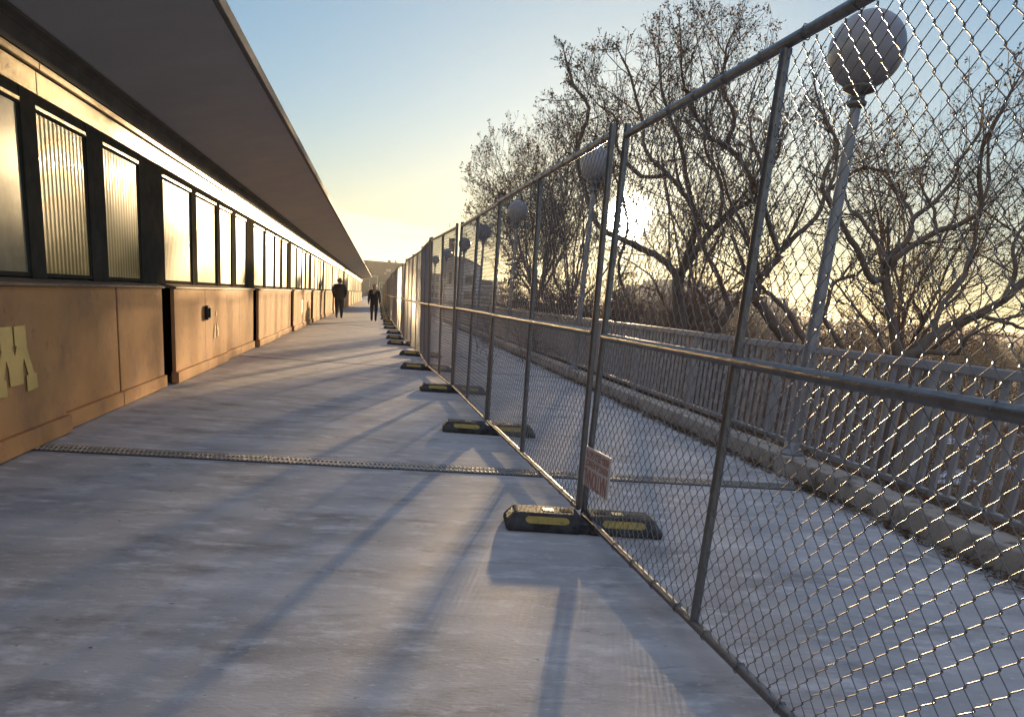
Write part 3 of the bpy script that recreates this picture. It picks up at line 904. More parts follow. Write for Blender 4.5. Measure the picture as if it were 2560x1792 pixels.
# ------------------------------------------------------------------ trees
TREE_LIMBS = {
 'A': [
   (0.085, 0.06, [(8.44, 13.0, 0.94), (8.29, 13.0, 1.31), (8.09, 13.0, 1.78), (7.97, 13.0, 2.09)]),
   (0.055, 0.022, [(7.95, 13.0, 2.1), (7.67, 12.93, 2.09), (7.38, 12.85, 2.4), (7.03, 12.78, 2.72), (6.88, 12.7, 2.83), (6.52, 12.62, 3.16), (6.39, 12.55, 3.45), (6.48, 12.47, 3.84), (6.16, 12.4, 4.14)]),
   (0.05, 0.018, [(7.9, 13.0, 2.19), (7.94, 13.16, 2.38), (7.9, 13.32, 2.65), (7.61, 13.48, 3.03), (7.45, 13.64, 3.21), (7.37, 13.8, 3.59)]),
   (0.055, 0.018, [(7.89, 13.0, 2.34), (8.09, 13.06, 2.57), (8.28, 13.12, 2.8), (8.32, 13.19, 3.04), (8.6, 13.25, 3.27), (8.93, 13.31, 3.67), (9.03, 13.38, 4.04), (9.24, 13.44, 4.32), (9.29, 13.5, 4.73)]),
   (0.055, 0.018, [(8.0, 13.0, 2.27), (8.03, 12.85, 2.48), (8.4, 12.7, 2.81), (8.72, 12.55, 2.97), (8.86, 12.4, 3.19), (8.6, 12.25, 3.61), (8.45, 12.1, 4.03), (8.49, 11.95, 4.34), (8.51, 11.8, 4.7)]),
   (0.03, 0.012, [(8.39, 13.3, 3.05), (8.36, 13.53, 3.3), (8.3, 13.75, 3.51), (8.13, 13.97, 3.78), (8.03, 14.2, 4.17)]),
   (0.03, 0.012, [(8.34, 12.6, 2.79), (8.26, 12.6, 3.13), (7.94, 12.6, 3.47), (8.01, 12.6, 3.84)]),
 ],
 'B': [
   (0.08, 0.05, [(7.92, 12.0, 0.95), (8.06, 11.94, 1.07), (8.2, 11.89, 1.3), (8.42, 11.83, 1.48), (8.77, 11.77, 1.66), (9.05, 11.71, 1.87), (9.27, 11.66, 2.14), (9.5, 11.6, 2.44)]),
   (0.05, 0.016, [(8.21, 11.9, 1.3), (8.28, 11.98, 1.41), (8.35, 12.06, 1.76), (8.64, 12.13, 2.13), (8.73, 12.21, 2.45), (8.81, 12.29, 2.72), (8.82, 12.37, 3.09), (8.92, 12.44, 3.59), (8.82, 12.52, 4.07), (8.98, 12.6, 4.54)]),
   (0.04, 0.015, [(8.1, 12.0, 1.06), (8.53, 11.84, 1.08), (8.57, 11.68, 1.18), (8.52, 11.52, 1.34), (8.72, 11.36, 1.54), (9.04, 11.2, 1.7)]),
   (0.035, 0.012, [(8.65, 11.6, 1.65), (8.96, 11.4, 1.56), (9.09, 11.2, 1.5), (9.29, 11.0, 1.55)]),
   (0.04, 0.012, [(8.97, 11.6, 1.86), (9.21, 11.8, 2.27), (9.22, 12.0, 2.69), (9.51, 12.2, 3.19), (9.5, 12.4, 3.87)]),
 ],
 'C': [
   (0.11, 0.08, [(7.71, 15.0, 0.88), (7.28, 15.0, 1.22), (7.02, 15.0, 1.46), (6.8, 15.0, 1.67), (6.71, 15.0, 1.76)]),
   (0.085, 0.05, [(6.73, 15.0, 1.73), (6.79, 15.0, 2.08), (7.05, 15.0, 2.39), (7.06, 15.0, 2.52)]),
   (0.05, 0.018, [(7.06, 15.0, 2.52), (7.41, 15.12, 2.88), (7.75, 15.25, 3.18), (7.93, 15.38, 3.62), (8.07, 15.5, 3.88), (8.14, 15.62, 4.19), (8.08, 15.75, 4.64), (7.88, 15.88, 4.96), (7.69, 16.0, 5.39)]),
   (0.05, 0.018, [(7.06, 15.0, 2.52), (6.71, 14.89, 3.01), (6.52, 14.77, 3.24), (6.37, 14.66, 3.43), (5.97, 14.54, 3.79), (5.64, 14.43, 4.01), (5.11, 14.31, 4.2), (4.85, 14.2, 4.44)]),
   (0.035, 0.014, [(6.4, 14.6, 3.29), (6.38, 14.78, 3.83), (6.19, 14.95, 4.28), (6.12, 15.12, 4.73), (6.26, 15.3, 5.24)]),
   (0.035, 0.014, [(8.1, 15.6, 3.72), (8.31, 15.35, 3.97), (8.35, 15.1, 4.03), (8.56, 14.85, 3.98), (8.74, 14.6, 3.69)]),
   (0.06, 0.03, [(7.85, 15.0, 1.06), (7.6, 15.15, 1.43), (7.41, 15.3, 1.65), (7.15, 15.45, 1.86), (6.98, 15.6, 1.98)]),
   (0.05, 0.02, [(8.75, 15.2, 0.97), (8.43, 15.2, 1.26), (8.25, 15.2, 1.48), (8.27, 15.2, 1.84), (8.29, 15.2, 2.11), (8.72, 15.2, 2.27), (9.02, 15.2, 2.71), (9.13, 15.2, 3.17)]),
   (0.04, 0.014, [(6.75, 14.9, 2.08), (6.54, 14.8, 2.4), (6.23, 14.7, 2.71), (5.86, 14.6, 3.03)]),
 ],
 'D': [
   (0.15, 0.11, [(6.57, 18.0, 0.89), (6.43, 18.0, 1.42), (6.33, 18.0, 1.91), (6.36, 18.0, 2.23)]),
   (0.09, 0.06, [(6.36, 18.0, 2.23), (6.35, 17.87, 2.22), (6.68, 17.73, 2.87), (6.77, 17.6, 3.05)]),
   (0.06, 0.02, [(6.77, 17.6, 3.05), (7.3, 17.77, 3.53), (7.74, 17.93, 3.8), (7.88, 18.1, 4.22), (8.19, 18.27, 4.67), (8.3, 18.43, 5.22), (8.68, 18.6, 5.7)]),
   (0.06, 0.02, [(6.77, 17.6, 3.05), (6.43, 17.5, 3.22), (6.15, 17.4, 3.49), (5.81, 17.3, 3.77), (5.52, 17.2, 3.96), (4.99, 17.1, 4.32), (4.83, 17.0, 4.81), (4.54, 16.9, 5.35), (4.24, 16.8, 5.76)]),
   (0.05, 0.018, [(7.76, 17.9, 3.8), (7.31, 17.9, 4.39), (6.93, 17.9, 4.65), (6.52, 17.9, 4.84), (6.25, 17.9, 5.11), (5.87, 17.9, 5.64), (5.71, 17.9, 6.23), (5.61, 17.9, 6.66)]),
   (0.08, 0.025, [(6.32, 18.0, 2.1), (6.15, 18.11, 2.28), (5.82, 18.22, 2.52), (5.3, 18.33, 2.7), (4.52, 18.44, 3.04), (4.1, 18.56, 3.94), (3.99, 18.67, 4.55), (4.16, 18.78, 5.3), (3.81, 18.89, 5.7), (3.61, 19.0, 6.2)]),
   (0.05, 0.016, [(6.22, 17.6, 3.51), (6.02, 17.76, 4.31), (5.79, 17.92, 4.89), (5.49, 18.08, 5.52), (5.38, 18.24, 6.17), (5.36, 18.4, 6.46)]),
   (0.05, 0.016, [(6.89, 17.8, 4.63), (6.89, 17.65, 5.18), (6.48, 17.5, 5.67), (6.41, 17.35, 6.12), (6.39, 17.2, 6.4)]),
   (0.045, 0.015, [(5.68, 17.7, 4.04), (5.17, 17.82, 3.95), (4.65, 17.95, 4.45), (4.61, 18.07, 4.98), (4.22, 18.2, 5.25)]),
   (0.045, 0.015, [(6.92, 17.7, 3.22), (6.83, 17.56, 3.77), (6.58, 17.42, 4.14), (6.24, 17.28, 4.49), (6.12, 17.14, 5.07), (5.89, 17.0, 5.74)]),
 ],
 'E': [
   (0.13, 0.1, [(8.43, 21.0, 0.69), (8.63, 21.0, 1.25), (8.82, 21.0, 1.58), (8.98, 21.0, 1.78)]),
   (0.07, 0.025, [(8.98, 21.0, 1.78), (9.14, 20.9, 2.28), (9.15, 20.8, 2.8), (8.75, 20.7, 3.45), (8.22, 20.6, 4.06), (7.77, 20.5, 4.82)]),
   (0.07, 0.022, [(8.82, 21.0, 1.58), (8.45, 21.12, 2.32), (7.99, 21.24, 2.99), (7.62, 21.36, 3.83), (7.17, 21.48, 4.53), (7.0, 21.6, 5.32)]),
   (0.05, 0.02, [(8.63, 21.0, 1.25), (8.11, 21.0, 1.71), (7.73, 21.0, 2.26), (7.47, 21.0, 3.02), (6.93, 21.0, 3.74)]),
   (0.05, 0.02, [(6.87, 21.5, 0.64), (6.54, 21.5, 1.27), (6.17, 21.5, 1.83), (5.94, 21.5, 2.48), (6.07, 21.5, 3.28), (5.82, 21.5, 4.07), (5.45, 21.5, 4.75), (5.49, 21.5, 5.57)]),
 ],
}
def add_polyline(segs, pts, r0, r1):
    n = len(pts) - 1
    for i in range(n):
        a = r0 + (r1 - r0) * i / n; b = r0 + (r1 - r0) * (i + 1) / n
        segs.append((*pts[i], *pts[i + 1], a, b))
def smooth_line(pts, sub, rng, wob):
    """Catmull-Rom through the points with a little wander"""
    P_ = [Vector(p) for p in pts]
    P_ = [P_[0] * 2 - P_[1]] + P_ + [P_[-1] * 2 - P_[-2]]
    out = []
    for i in range(1, len(P_) - 2):
        a, b, c, d = P_[i - 1:i + 3]
        for s in range(sub):
            t = s / sub
            p = 0.5 * ((2 * b) + (c - a) * t + (2 * a - 5 * b + 4 * c - d) * t * t + (3 * b - a - 3 * c + d) * t ** 3)
            if s: p = p + Vector((rng.gauss(0, wob), rng.gauss(0, wob), rng.gauss(0, wob)))
            out.append(p)
    out.append(P_[-2])
    return out
class Tree:
    def __init__(s, seed, hull=None, up=0.12, leaf=0.5, leaf_size=0.05, dens=(2.6, 4.5, 6.0), lens=(0.42, 0.42, 0.45), maxl=3, spread=(0.55, 1.05), len0=1.3, thick=1.0):
        s.thick = thick
        s.r = random.Random(seed); s.hull = hull; s.up = up; s.leaf = leaf; s.ls = leaf_size
        s.dens = dens; s.lens = lens; s.maxl = maxl; s.spread = spread; s.len0 = len0
        s.limb = MB(); s.branch = []; s.twig = []; s.leaves = []
    def inside(s, p):
        if s.hull is None: return True
        for c, rad in s.hull:
            if sum(((p[i] - c[i]) / rad[i]) ** 2 for i in range(3)) < 1: return True
        return False
    def grow(s, p, d, L, r, lvl):
        rng = s.r
        n = max(2, int(L / (0.30 if lvl == 1 else 0.16 if lvl == 2 else 0.09)))
        n = min(n, 7)
        pts = [p]; step = L / n
        for i in range(n):
            d = (d + rdir(rng) * (0.20 if lvl < 3 else 0.28) + Vector((0, 0, s.up))).normalized()
            p = p + d * step
            pts.append(p)
            if not s.inside(p): break
        n = len(pts) - 1
        r1 = max(0.0022 * s.thick, r * 0.4)
        add_polyline(s.branch if lvl == 1 else s.twig, pts, r, r1)
        if lvl < s.maxl:
            nc = L * s.dens[lvl]
            nc = int(nc) + (1 if rng.random() < nc % 1 else 0)
            for c in range(nc):
                t = rng.uniform(0.18, 1.0)
                k = min(n - 1, int(t * n))
                q = pts[k] + (pts[k + 1] - pts[k]) * (t * n - k)
                s.child(q, (pts[k + 1] - pts[k]).normalized(), L * s.lens[lvl] * rng.uniform(0.6, 1.35) * (1.15 - 0.5 * t), r + (r1 - r) * t, lvl + 1)
        if lvl >= 2 and s.leaf > 0:
            nl = (3.0 if lvl >= 3 else 1.2) * s.leaf
            for c in range(int(nl) + (1 if rng.random() < nl % 1 else 0)):
                k = rng.randint(0, n - 1)
                q = pts[k] + (pts[k + 1] - pts[k]) * rng.random()
                dd = (rdir(rng) + Vector((0, 0, -0.2))).normalized(); uu = dd.cross(rdir(rng)).normalized()
                z = s.ls * rng.uniform(0.6, 1.3)
                s.leaves += leaf_quad(q, dd, uu, z, z * 0.27)
    def child(s, p, d, L, r, lvl):
        rng = s.r
        a = rng.uniform(*s.spread)
        ax = d.cross(rdir(rng))
        if ax.length < 1e-3: ax = d.orthogonal()
        dd = Matrix.Rotation(a, 3, ax.normalized()) @ d
        if dd.z < -0.35: dd.z *= 0.3; dd.normalize()
        s.grow(p, dd, L, min(r * 0.55, 0.014 if lvl == 1 else 0.0085 * s.thick if lvl == 2 else 0.0045 * s.thick), lvl)
    def add_limb(s, pts, r0, r1, start=0.0, ns=10, k=1.0):
        line = smooth_line(pts, 3, s.r, 0.012)
        n = len(line)
        s.limb.tube(line, [r0 + (r1 - r0) * (i / (n - 1)) for i in range(n)], ns if r0 > 0.03 else 6)
        Ltot = sum((line[i + 1] - line[i]).length for i in range(n - 1))
        nc = int(Ltot * s.dens[0] * k)
        for c in range(nc):
            t = start + (1 - start) * (c + s.r.random()) / max(1, nc)
            i = min(n - 2, int(t * (n - 1)))
            q = line[i].lerp(line[i + 1], t * (n - 1) - i)
            s.child(q, (line[i + 1] - line[i]).normalized(), s.len0 * s.r.uniform(0.55, 1.35) * (1.1 - 0.35 * t), r0 + (r1 - r0) * t, 1)
        s.grow(line[-1], (line[-1] - line[-2]).normalized(), s.len0 * 0.8, r1 * 0.9, 1)
    def finish(s, name, base, label, group, leafmat=None):
        root = empty(name, base, 0, label, 'tree', group)
        b = Vector(base)
        s.limb.v = [(x - b.x, y - b.y, z - b.z) for x, y, z in s.limb.v]
        s.limb.build('trunk', M['bark'], root, fix=False)
        a = np.array(s.branch + s.twig); a[:, 0:3] -= np.array(base); a[:, 3:6] -= np.array(base)
        ql = None
        if s.leaves: ql = np.array([v[:] for v in s.leaves]) - np.array(base)
        seg_mesh('crown', a, [M['twig'], leafmat or M['dryleaf']], root, 3, ql)
        return root
G = -6.8
TG = 'bare trees below the railing'
def traced(key, seed, base, label, starts=(), **kw):
    t = Tree(seed, **kw)
    for i, (r0, r1, pts) in enumerate(TREE_LIMBS[key]):
        low = pts[0][2] < 1.2
        if low:
            b = (pts[0][0] + (base[0] - pts[0][0]) * 0.85, pts[0][1] + (base[1] - pts[0][1]) * 0.85, G)
            mid = tuple((b[j] * 0.45 + pts[0][j] * 0.55) + (0.12 if j == 0 else 0) for j in range(3))
            line = [b, mid]
            n0 = len(pts)
            t.limb.tube(smooth_line([b, mid, pts[0]], 4, t.r, 0.01), [r0 * 1.7 - r0 * 0.7 * k / 8 for k in range(9)], 10)
            t.add_limb(pts, r0, r1, 0.35, k=0.8)
        else:
            t.add_limb(pts, r0, r1, 0.12)
    return t.finish('bare_tree', base, label, TG)
traced('A', 41, (8.5, 13.1, G), 'bare tree with a forked trunk just right of the near lamp pole', hull=[((8.3, 13, 2.0), (2.6, 2.6, 3.3))], leaf=0.4, len0=1.2, dens=(4.2, 6.0, 7.0), leaf_size=0.05)
traced('B', 42, (7.8, 12.2, G), 'bare tree whose dark limb leans out low to the right above the railing', leaf=0.3, len0=1.15, dens=(3.8, 5.8, 6.6), leaf_size=0.045)
traced('C', 43, (8.0, 15.2, G), 'bare tree behind the near lamp pole with two trunks leaning left', hull=[((7.2, 15, 1.8), (3.4, 3.2, 4.3))], leaf=0.6, thick=1.1, len0=1.4, dens=(5.2, 6.6, 7.8), leaf_size=0.05)
traced('D', 44, (6.6, 18.1, G), 'tall bare tree with clinging dry leaves right beside the low sun', hull=[((6.1, 17.8, 1.8), (4.0, 3.6, 5.2))], leaf=0.7, thick=1.2, len0=1.6, dens=(5.0, 6.0, 7.4), leaf_size=0.05)
traced('E', 45, (8.3, 21.3, G), 'bare tree with several thin trunks behind the near fence post', leaf=0.45, len0=1.6, dens=(3.6, 5.0, 6.0), leaf_size=0.055)

def fan_tree(seed, base, fork, crown, nlimb, label, r0=0.16, name='bare_tree', **kw):
    """trunk up to a fork, limbs fanning out to points spread through the crown"""
    t = Tree(seed, hull=[crown], **kw)
    rng = t.r; c, rad = crown
    b = Vector(base); f = Vector(fork)
    t.limb.tube(smooth_line([b, b.lerp(f, 0.5) + Vector((rng.uniform(-.15, .15), rng.uniform(-.15, .15), 0)), f], 5, rng, 0.015), [r0 * 1.5 - r0 * 0.5 * k / 10 for k in range(11)], 12)
    for i in range(nlimb):
        a = 2 * math.pi * (i + rng.uniform(-.3, .3)) / nlimb
        el = rng.uniform(0.0, 1.0) if i % 3 else rng.uniform(0.75, 1.0)
        s_ = math.sqrt(max(0.02, 1 - el * el))
        tgt = Vector((c[0] + rad[0] * 0.85 * s_ * math.cos(a), c[1] + rad[1] * 0.78 * s_ * math.sin(a), c[2] + rad[2] * 0.80 * el))
        m1 = f.lerp(tgt, 0.33) + rdir(rng) * 0.25 + Vector((0, 0, 0.15)); m2 = f.lerp(tgt, 0.68) + rdir(rng) * 0.3 + Vector((0, 0, 0.2))
        s0 = f + (tgt - f).normalized() * rng.uniform(0, 0.3)
        t.add_limb([s0, m1, m2, tgt], r0 * rng.uniform(0.4, 0.62), 0.014, 0.2, 8)
    return t.finish(name, base, label, TG)
fan_tree(51, (7.3, 38, G), (7.0, 38, 1.5), ((6.7, 38, 3.3), (3.9, 4.2, 6.1)), 17, 'bushy bare tree with dry leaves at the left end of the tree line', leaf=0.55, leaf_size=0.085, thick=1.8, r0=0.10,
         len0=2.1, dens=(3.2, 4.6, 5.4), lens=(0.42, 0.42, 0.45))
fan_tree(52, (6.6, 28, G), (6.3, 28, 1.2), ((6.2, 28, 2.6), (3.1, 3.4, 5.5)), 8, 'bare tree left of the low sun behind the second fence panel', leaf=0.5, leaf_size=0.065, thick=1.3, r0=0.085,
         len0=1.7, dens=(3.2, 4.6, 5.6))
fan_tree(53, (9.6, 25.5, G), (9.4, 25.5, 1.0), ((9.3, 25.5, 2.6), (3.4, 3.2, 5.6)), 9, 'bare tree standing behind the tall leafy one by the sun', leaf=0.5, leaf_size=0.065, thick=1.3, r0=0.09,
         len0=1.7, dens=(3.0, 4.4, 5.4))
fan_tree(54, (13.0, 19.5, G), (12.8, 19.5, 0.4), ((12.6, 19.5, 1.8), (3.2, 3.2, 4.3)), 12, 'fine twiggy bare tree between the near lamp pole and the right edge', leaf=0.25, leaf_size=0.05,
         len0=1.5, dens=(4.2, 5.8, 6.4), r0=0.11)
fan_tree(55, (14.2, 14.6, G), (14.0, 14.6, 0.2), ((13.2, 14.6, 1.9), (3.6, 3.0, 5.0)), 13, 'fine twiggy bare tree at the right edge of the photo', leaf=0.2, leaf_size=0.05,
         len0=1.5, dens=(4.2, 5.8, 6.4), r0=0.11)

# evergreen at the left end of the tree line
def conifer(base, H, rad, seed, label):
    rng = random.Random(seed)
    root = empty('conifer', base, 0, label, 'tree')
    q = MB(); q.tube([(0, 0, 0), (0.05, 0, H * 0.5), (0, 0, H)], [0.2, 0.12, 0.02], 10); q.build('trunk', M['bark'], root)
    segs = []; quads = []
    for i in range(190):
        z = H * (0.28 + 0.71 * (i / 190)); L = rad * (1.05 - (z / H) ** 1.5) * rng.uniform(0.55, 1.1) + 0.2
        a = rng.uniform(0, 6.283); d = Vector((math.cos(a), math.sin(a), rng.uniform(-0.25, 0.15))).normalized()
        p = Vector((0, 0, z)); pts = [p]
        for k in range(5):
            p = p + (d + Vector((0, 0, -0.05 * k + 0.06 * (k > 3)))) * L / 5; pts.append(p)
        add_polyline(segs, pts, 0.025, 0.006)
        for k in range(int(L * 34)):
            t = rng.uniform(0.15, 1) * 4.99; j = int(t)
            c = pts[j].lerp(pts[j + 1], t - j)
            dd = (d * 0.5 + rdir(rng) * 0.9 + Vector((0, 0, -0.25))).normalized()
            quads += leaf_quad(c, dd, dd.cross(rdir(rng)).normalized(), rng.uniform(0.16, 0.36), rng.uniform(0.018, 0.04))
    seg_mesh('crown', segs, [M['twig'], M['needle']], root, 3, np.array([v[:] for v in quads]))
conifer((8.0, 52.0, -7.5), 11.6, 2.7, 61, 'dark conifer with drooping branches right of the pale house')

# brushwood below the bridge: one mass of bare stems
ru = random.Random(71)
segs = []
for i in range(2600):
    if i < 1500: x = 5.0 + 16 * ru.random() ** 1.4; y = ru.uniform(2.5, 36)
    else: x = ru.uniform(5.5, 48); y = ru.uniform(8, 75)
    H = ru.uniform(2.6, 7.2) if x < 26 else ru.uniform(3.5, 7.5)
    p = Vector((x, y, terr_z(x, y) - 0.1)); d = (Vector((0, 0, 1)) + rdir(ru) * 0.35).normalized()
    n = 5; rad = ru.uniform(0.008, 0.022)
    for k in range(n):
        q2 = p + d * H / n
        segs.append((*p, *q2, rad * (1 - k / n * 0.8), rad * (1 - (k + 1) / n * 0.8)))
        if k >= 1:
            for b in range(ru.randint(2, 5)):
                c = p.lerp(q2, ru.random()); e = (d * 0.6 + rdir(ru) * 0.8).normalized(); L = ru.uniform(0.35, 1.1)
                c2 = c + e * L * 0.5; e2 = (e + rdir(ru) * 0.4 + Vector((0, 0, .2))).normalized(); c3 = c2 + e2 * L * 0.5
                segs.append((*c, *c2, 0.006, 0.004)); segs.append((*c2, *c3, 0.004, 0.0025))
                for t in range(2):
                    m_ = c.lerp(c2, ru.uniform(0.4, 1)); e3 = (e2 + rdir(ru) * 0.8).normalized()
                    segs.append((*m_, *(m_ + e3 * L * 0.4), 0.003, 0.002))
        p = q2; d = (d + rdir(ru) * 0.22 + Vector((0, 0, 0.05))).normalized()
for i in range(420):            # taller saplings on the bank behind the railing
    x = 5.0 + 6.5 * ru.random(); y = ru.uniform(19, 62); z0 = terr_z(x, y) - 0.1
    H = ru.uniform(6.3, 9.3); p = Vector((x, y, z0)); d = (Vector((0, 0, 1)) + rdir(ru) * 0.4).normalized(); rad = ru.uniform(0.014, 0.034)
    for k in range(7):
        q2 = p + d * H / 7
        segs.append((*p, *q2, rad * (1 - k / 7 * 0.85), rad * (1 - (k + 1) / 7 * 0.85)))
        if k >= 3:
            for b in range(8):
                c = p.lerp(q2, ru.random()); e = (d * 0.7 + rdir(ru) * 0.7).normalized(); L = ru.uniform(0.5, 1.3)
                c2 = c + e * L * 0.5; c3 = c2 + (e + rdir(ru) * 0.4 + Vector((0, 0, .2))).normalized() * L * 0.5
                segs.append((*c, *c2, 0.007, 0.005)); segs.append((*c2, *c3, 0.005, 0.003))
                for t in range(3):
                    m_ = c.lerp(c2, ru.uniform(0.3, 1)); segs.append((*m_, *(m_ + (e + rdir(ru) * 0.8).normalized() * L * 0.4), 0.004, 0.0025))
        p = q2; d = (d + rdir(ru) * 0.3 + Vector((0, 0, 0.06))).normalized()
for i in range(110):             # thick clump of suckers added below the low sun to shade the near deck
    x = ru.uniform(4.9, 7.2); y = ru.uniform(16.5, 27); p = Vector((x, y, terr_z(x, y) - 0.1)); H = ru.uniform(7.2, 9.0)
    d = (Vector((0, 0, 1)) + rdir(ru) * 0.2).normalized(); rad = ru.uniform(0.014, 0.03)
    for k in range(8):
        q2 = p + d * H / 8
        segs.append((*p, *q2, rad * (1 - k / 8 * 0.8), rad * (1 - (k + 1) / 8 * 0.8)))
        if k >= 4:
            for b in range(12):
                c = p.lerp(q2, ru.random()); e = (d * 0.5 + rdir(ru)).normalized(); L = ru.uniform(0.4, 1.0)
                c2 = c + e * L * 0.5; c3 = c2 + (e + rdir(ru) * 0.5 + Vector((0, 0, .3))).normalized() * L * 0.5
                segs.append((*c, *c2, 0.006, 0.0045)); segs.append((*c2, *c3, 0.0045, 0.0025))
                for t in range(3):
                    m_ = c.lerp(c2, ru.uniform(0.3, 1)); segs.append((*m_, *(m_ + (e + rdir(ru) * 0.8).normalized() * L * 0.4), 0.0035, 0.0022))
        p = q2; d = (d + rdir(ru) * 0.22 + Vector((0, 0, 0.06))).normalized()
M['brush'] = mat("brushwood_bark", (0.10, 0.068, 0.05), 0.9, var=(0.16, 0.115, 0.085), scale=1.5)
o = seg_mesh('undergrowth', segs, [M['brush']], None, 3); o["kind"] = 'stuff'

# woodland on the flats between the bank and the ridges, reads as one mass
segs = []
for i in range(2600):
    y = 70 + 420 * ru.random() ** 1.6; x = ru.uniform(0.12, 1.35) * y + 4
    if 64 < x < 114 and y < 214 and ru.random() < 0.7: continue
    z0 = terr_z(x, y) - 0.2; H = ru.uniform(6, 11.5); p = Vector((x, y, z0)); rad = ru.uniform(0.06, 0.14)
    top = Vector((x + ru.gauss(0, .6), y, z0 + H)); segs.append((*p, *top, rad, 0.02))
    for b in range(20):
        t = ru.uniform(0.25, 1); c = p.lerp(top, t); e = rdir(ru, 0.1, 0.9); L = ru.uniform(1.2, 3.2) * (1.15 - t * 0.6)
        c2 = c + e * L; segs.append((*c, *c2, 0.05, 0.015))
        for k in range(4):
            m_ = c.lerp(c2, ru.uniform(0.3, 1)); e2 = (e + rdir(ru) * 0.9).normalized(); segs.append((*m_, *(m_ + e2 * L * 0.5), 0.025, 0.012))
o = seg_mesh('woodland', segs, [M['brush']], None, 3); o["kind"] = 'stuff'

# ------------------------------------------------------------------ far buildings
M['stone'] = mat("grey_stone_wall", (0.36, 0.32, 0.27), 0.85, var=(0.45, 0.40, 0.34), scale=1.4, bump=0.4, bscale=9)
M['palewall'] = mat("pale_siding_shade_tint", (0.60, 0.63, 0.66), 0.7, var=(0.52, 0.55, 0.58), scale=0.6)  # bluish tint of sky-lit shade is put into the wall colour
M['brick'] = mat("chimney_brick", (0.20, 0.13, 0.10), 0.9, var=(0.27, 0.19, 0.15), scale=3)
M['darkglass'] = mat("dark_window_glass", (0.03, 0.035, 0.04), 0.1, spec=0.6)
M['slab'] = mat("dark_block_cladding", (0.045, 0.05, 0.042), 0.8, var=(0.07, 0.072, 0.06), scale=0.3)
M['palefacing'] = mat("pale_facing", (0.42, 0.37, 0.30), 0.8, var=(0.34, 0.30, 0.25), scale=0.5)
M['farpale'] = mat("far_pale_concrete", (0.42, 0.40, 0.36), 0.8, var=(0.36, 0.34, 0.31), scale=0.2)
M['roofdark'] = mat("dark_roofing", (0.07, 0.065, 0.06), 0.8, var=(0.10, 0.09, 0.085), scale=2)

house = empty('house', (9.3, 100, -9), 0, 'pale house with a stone tower and tall chimney beyond the fence, left of the conifer', 'house')
def local(mb, root): mb.v = [(x - root.location.x, y - root.location.y, z - root.location.z) for x, y, z in mb.v]; return mb
q = MB(); q.box(7.5, 9.25, 99.0, 106, -9, 5.85); q.box(7.6, 8.3, 98.9, 98.999, 4.6, 5.3); local(q, house).build('tower_wall', M['stone'], house)
q = MB(); q.box(7.62, 8.22, 99.6, 100.6, 5.85, 7.75); q.box(7.58, 8.26, 99.55, 100.65, 7.62, 7.80); local(q, house).build('chimney', M['brick'], house)
q = MB()
q.prism_y([(9.26, -9), (11.35, -9), (11.35, 4.95), (9.26, 5.75)], 99.3, 109); local(q, house).build('gable_wall', M['palewall'], house)
q = MB(); q.prism_y([(9.2, 5.80), (11.5, 4.93), (11.5, 5.03), (9.2, 5.92)], 99.05, 109.2); local(q, house).build('roof', M['roofdark'], house)
q = MB(); q.box(7.9, 14.2, 98.4, 98.99, -9, 1.25); q.box(11.36, 14.2, 99.5, 107, -9, 3.6); local(q, house).build('annex_wall', M['stone'], house)
q = MB(); q.box(7.52, 8.75, 98.2, 98.39, -9, 2.6); local(q, house).build('porch_wall', M['palewall'], house)
for x0, x1, z0, z1 in ((7.75, 8.05, 2.9, 4.1), (8.35, 8.62, 3.0, 4.0)):
    q = MB(); q.box(x0, x1, 98.93, 98.998, z0, z1); f = local(q, house).build('window', M['darkglass'], house)
for x0, x1, z0, z1 in ((9.65, 10.5, 3.0, 3.95), (9.6, 10.6, 1.3, 2.2)):
    q = MB(); q.box(x0, x1, 99.22, 99.298, z0, z1); f = local(q, house).build('window', M['darkglass'], house)
    q = MB(); q.box(x0 - 0.08, x1 + 0.08, 99.18, 99.217, z0 - 0.12, z0 - 0.001); local(q, house).build('sill', M['stone'], house)

far = empty('end_building', (-4, 300, -1), 0, 'dark flat-roofed block closing the view at the far end of the bridge', 'building')
q = MB(); q.prism_x([(299.9, -1), (330, -1), (330, 11), (299.9, 11)], -40, 7.9); local(q, far).build('wall', M['slab'], far)
q = MB(); q.box(-40.2, 8.1, 299.7, 330.3, 11.0, 11.45); local(q, far).build('roof', M['roofdark'], far)
for x0, x1, z0, z1 in ((1.6, 3.4, 8.3, 9.1), (3.9, 4.8, 7.6, 8.8), (5.4, 6.9, 8.2, 8.9), (1.0, 1.9, 7.4, 8.0)):
    q = MB(); q.box(x0, x1, 299.6, 299.89, z0, z1); local(q, far).build('pale_panel', M['palefacing'], far)  # paler rectangles on the upper right of the front
for x0, x1, z0, z1 in ((-3.6, -1.2, 3.0, 6.3), (-0.2, 1.2, 2.0, 4.4), (3.2, 4.8, 2.0, 4.2)):
    q = MB(); q.box(x0, x1, 299.65, 299.89, z0, z1); f = local(q, far).build('window', M['darkglass'], far)
    q = MB()
    for a, b, c, d in ((x0 - .25, x0, z0 - .2, z1 + .25), (x1, x1 + .25, z0 - .2, z1 + .25), (x0 + .001, x1 - .001, z1, z1 + .25)): q.box(a, b, 299.5, 299.8, c, d)
    local(q, far).build('frame', M['palefacing'], f)
q = MB(); q.box(2.2, 3.2, 305, 306, 11.45, 12.3); q.box(4.7, 5.2, 305, 306, 11.45, 12.5); local(q, far).build('roof_vent', M['roofdark'], far)

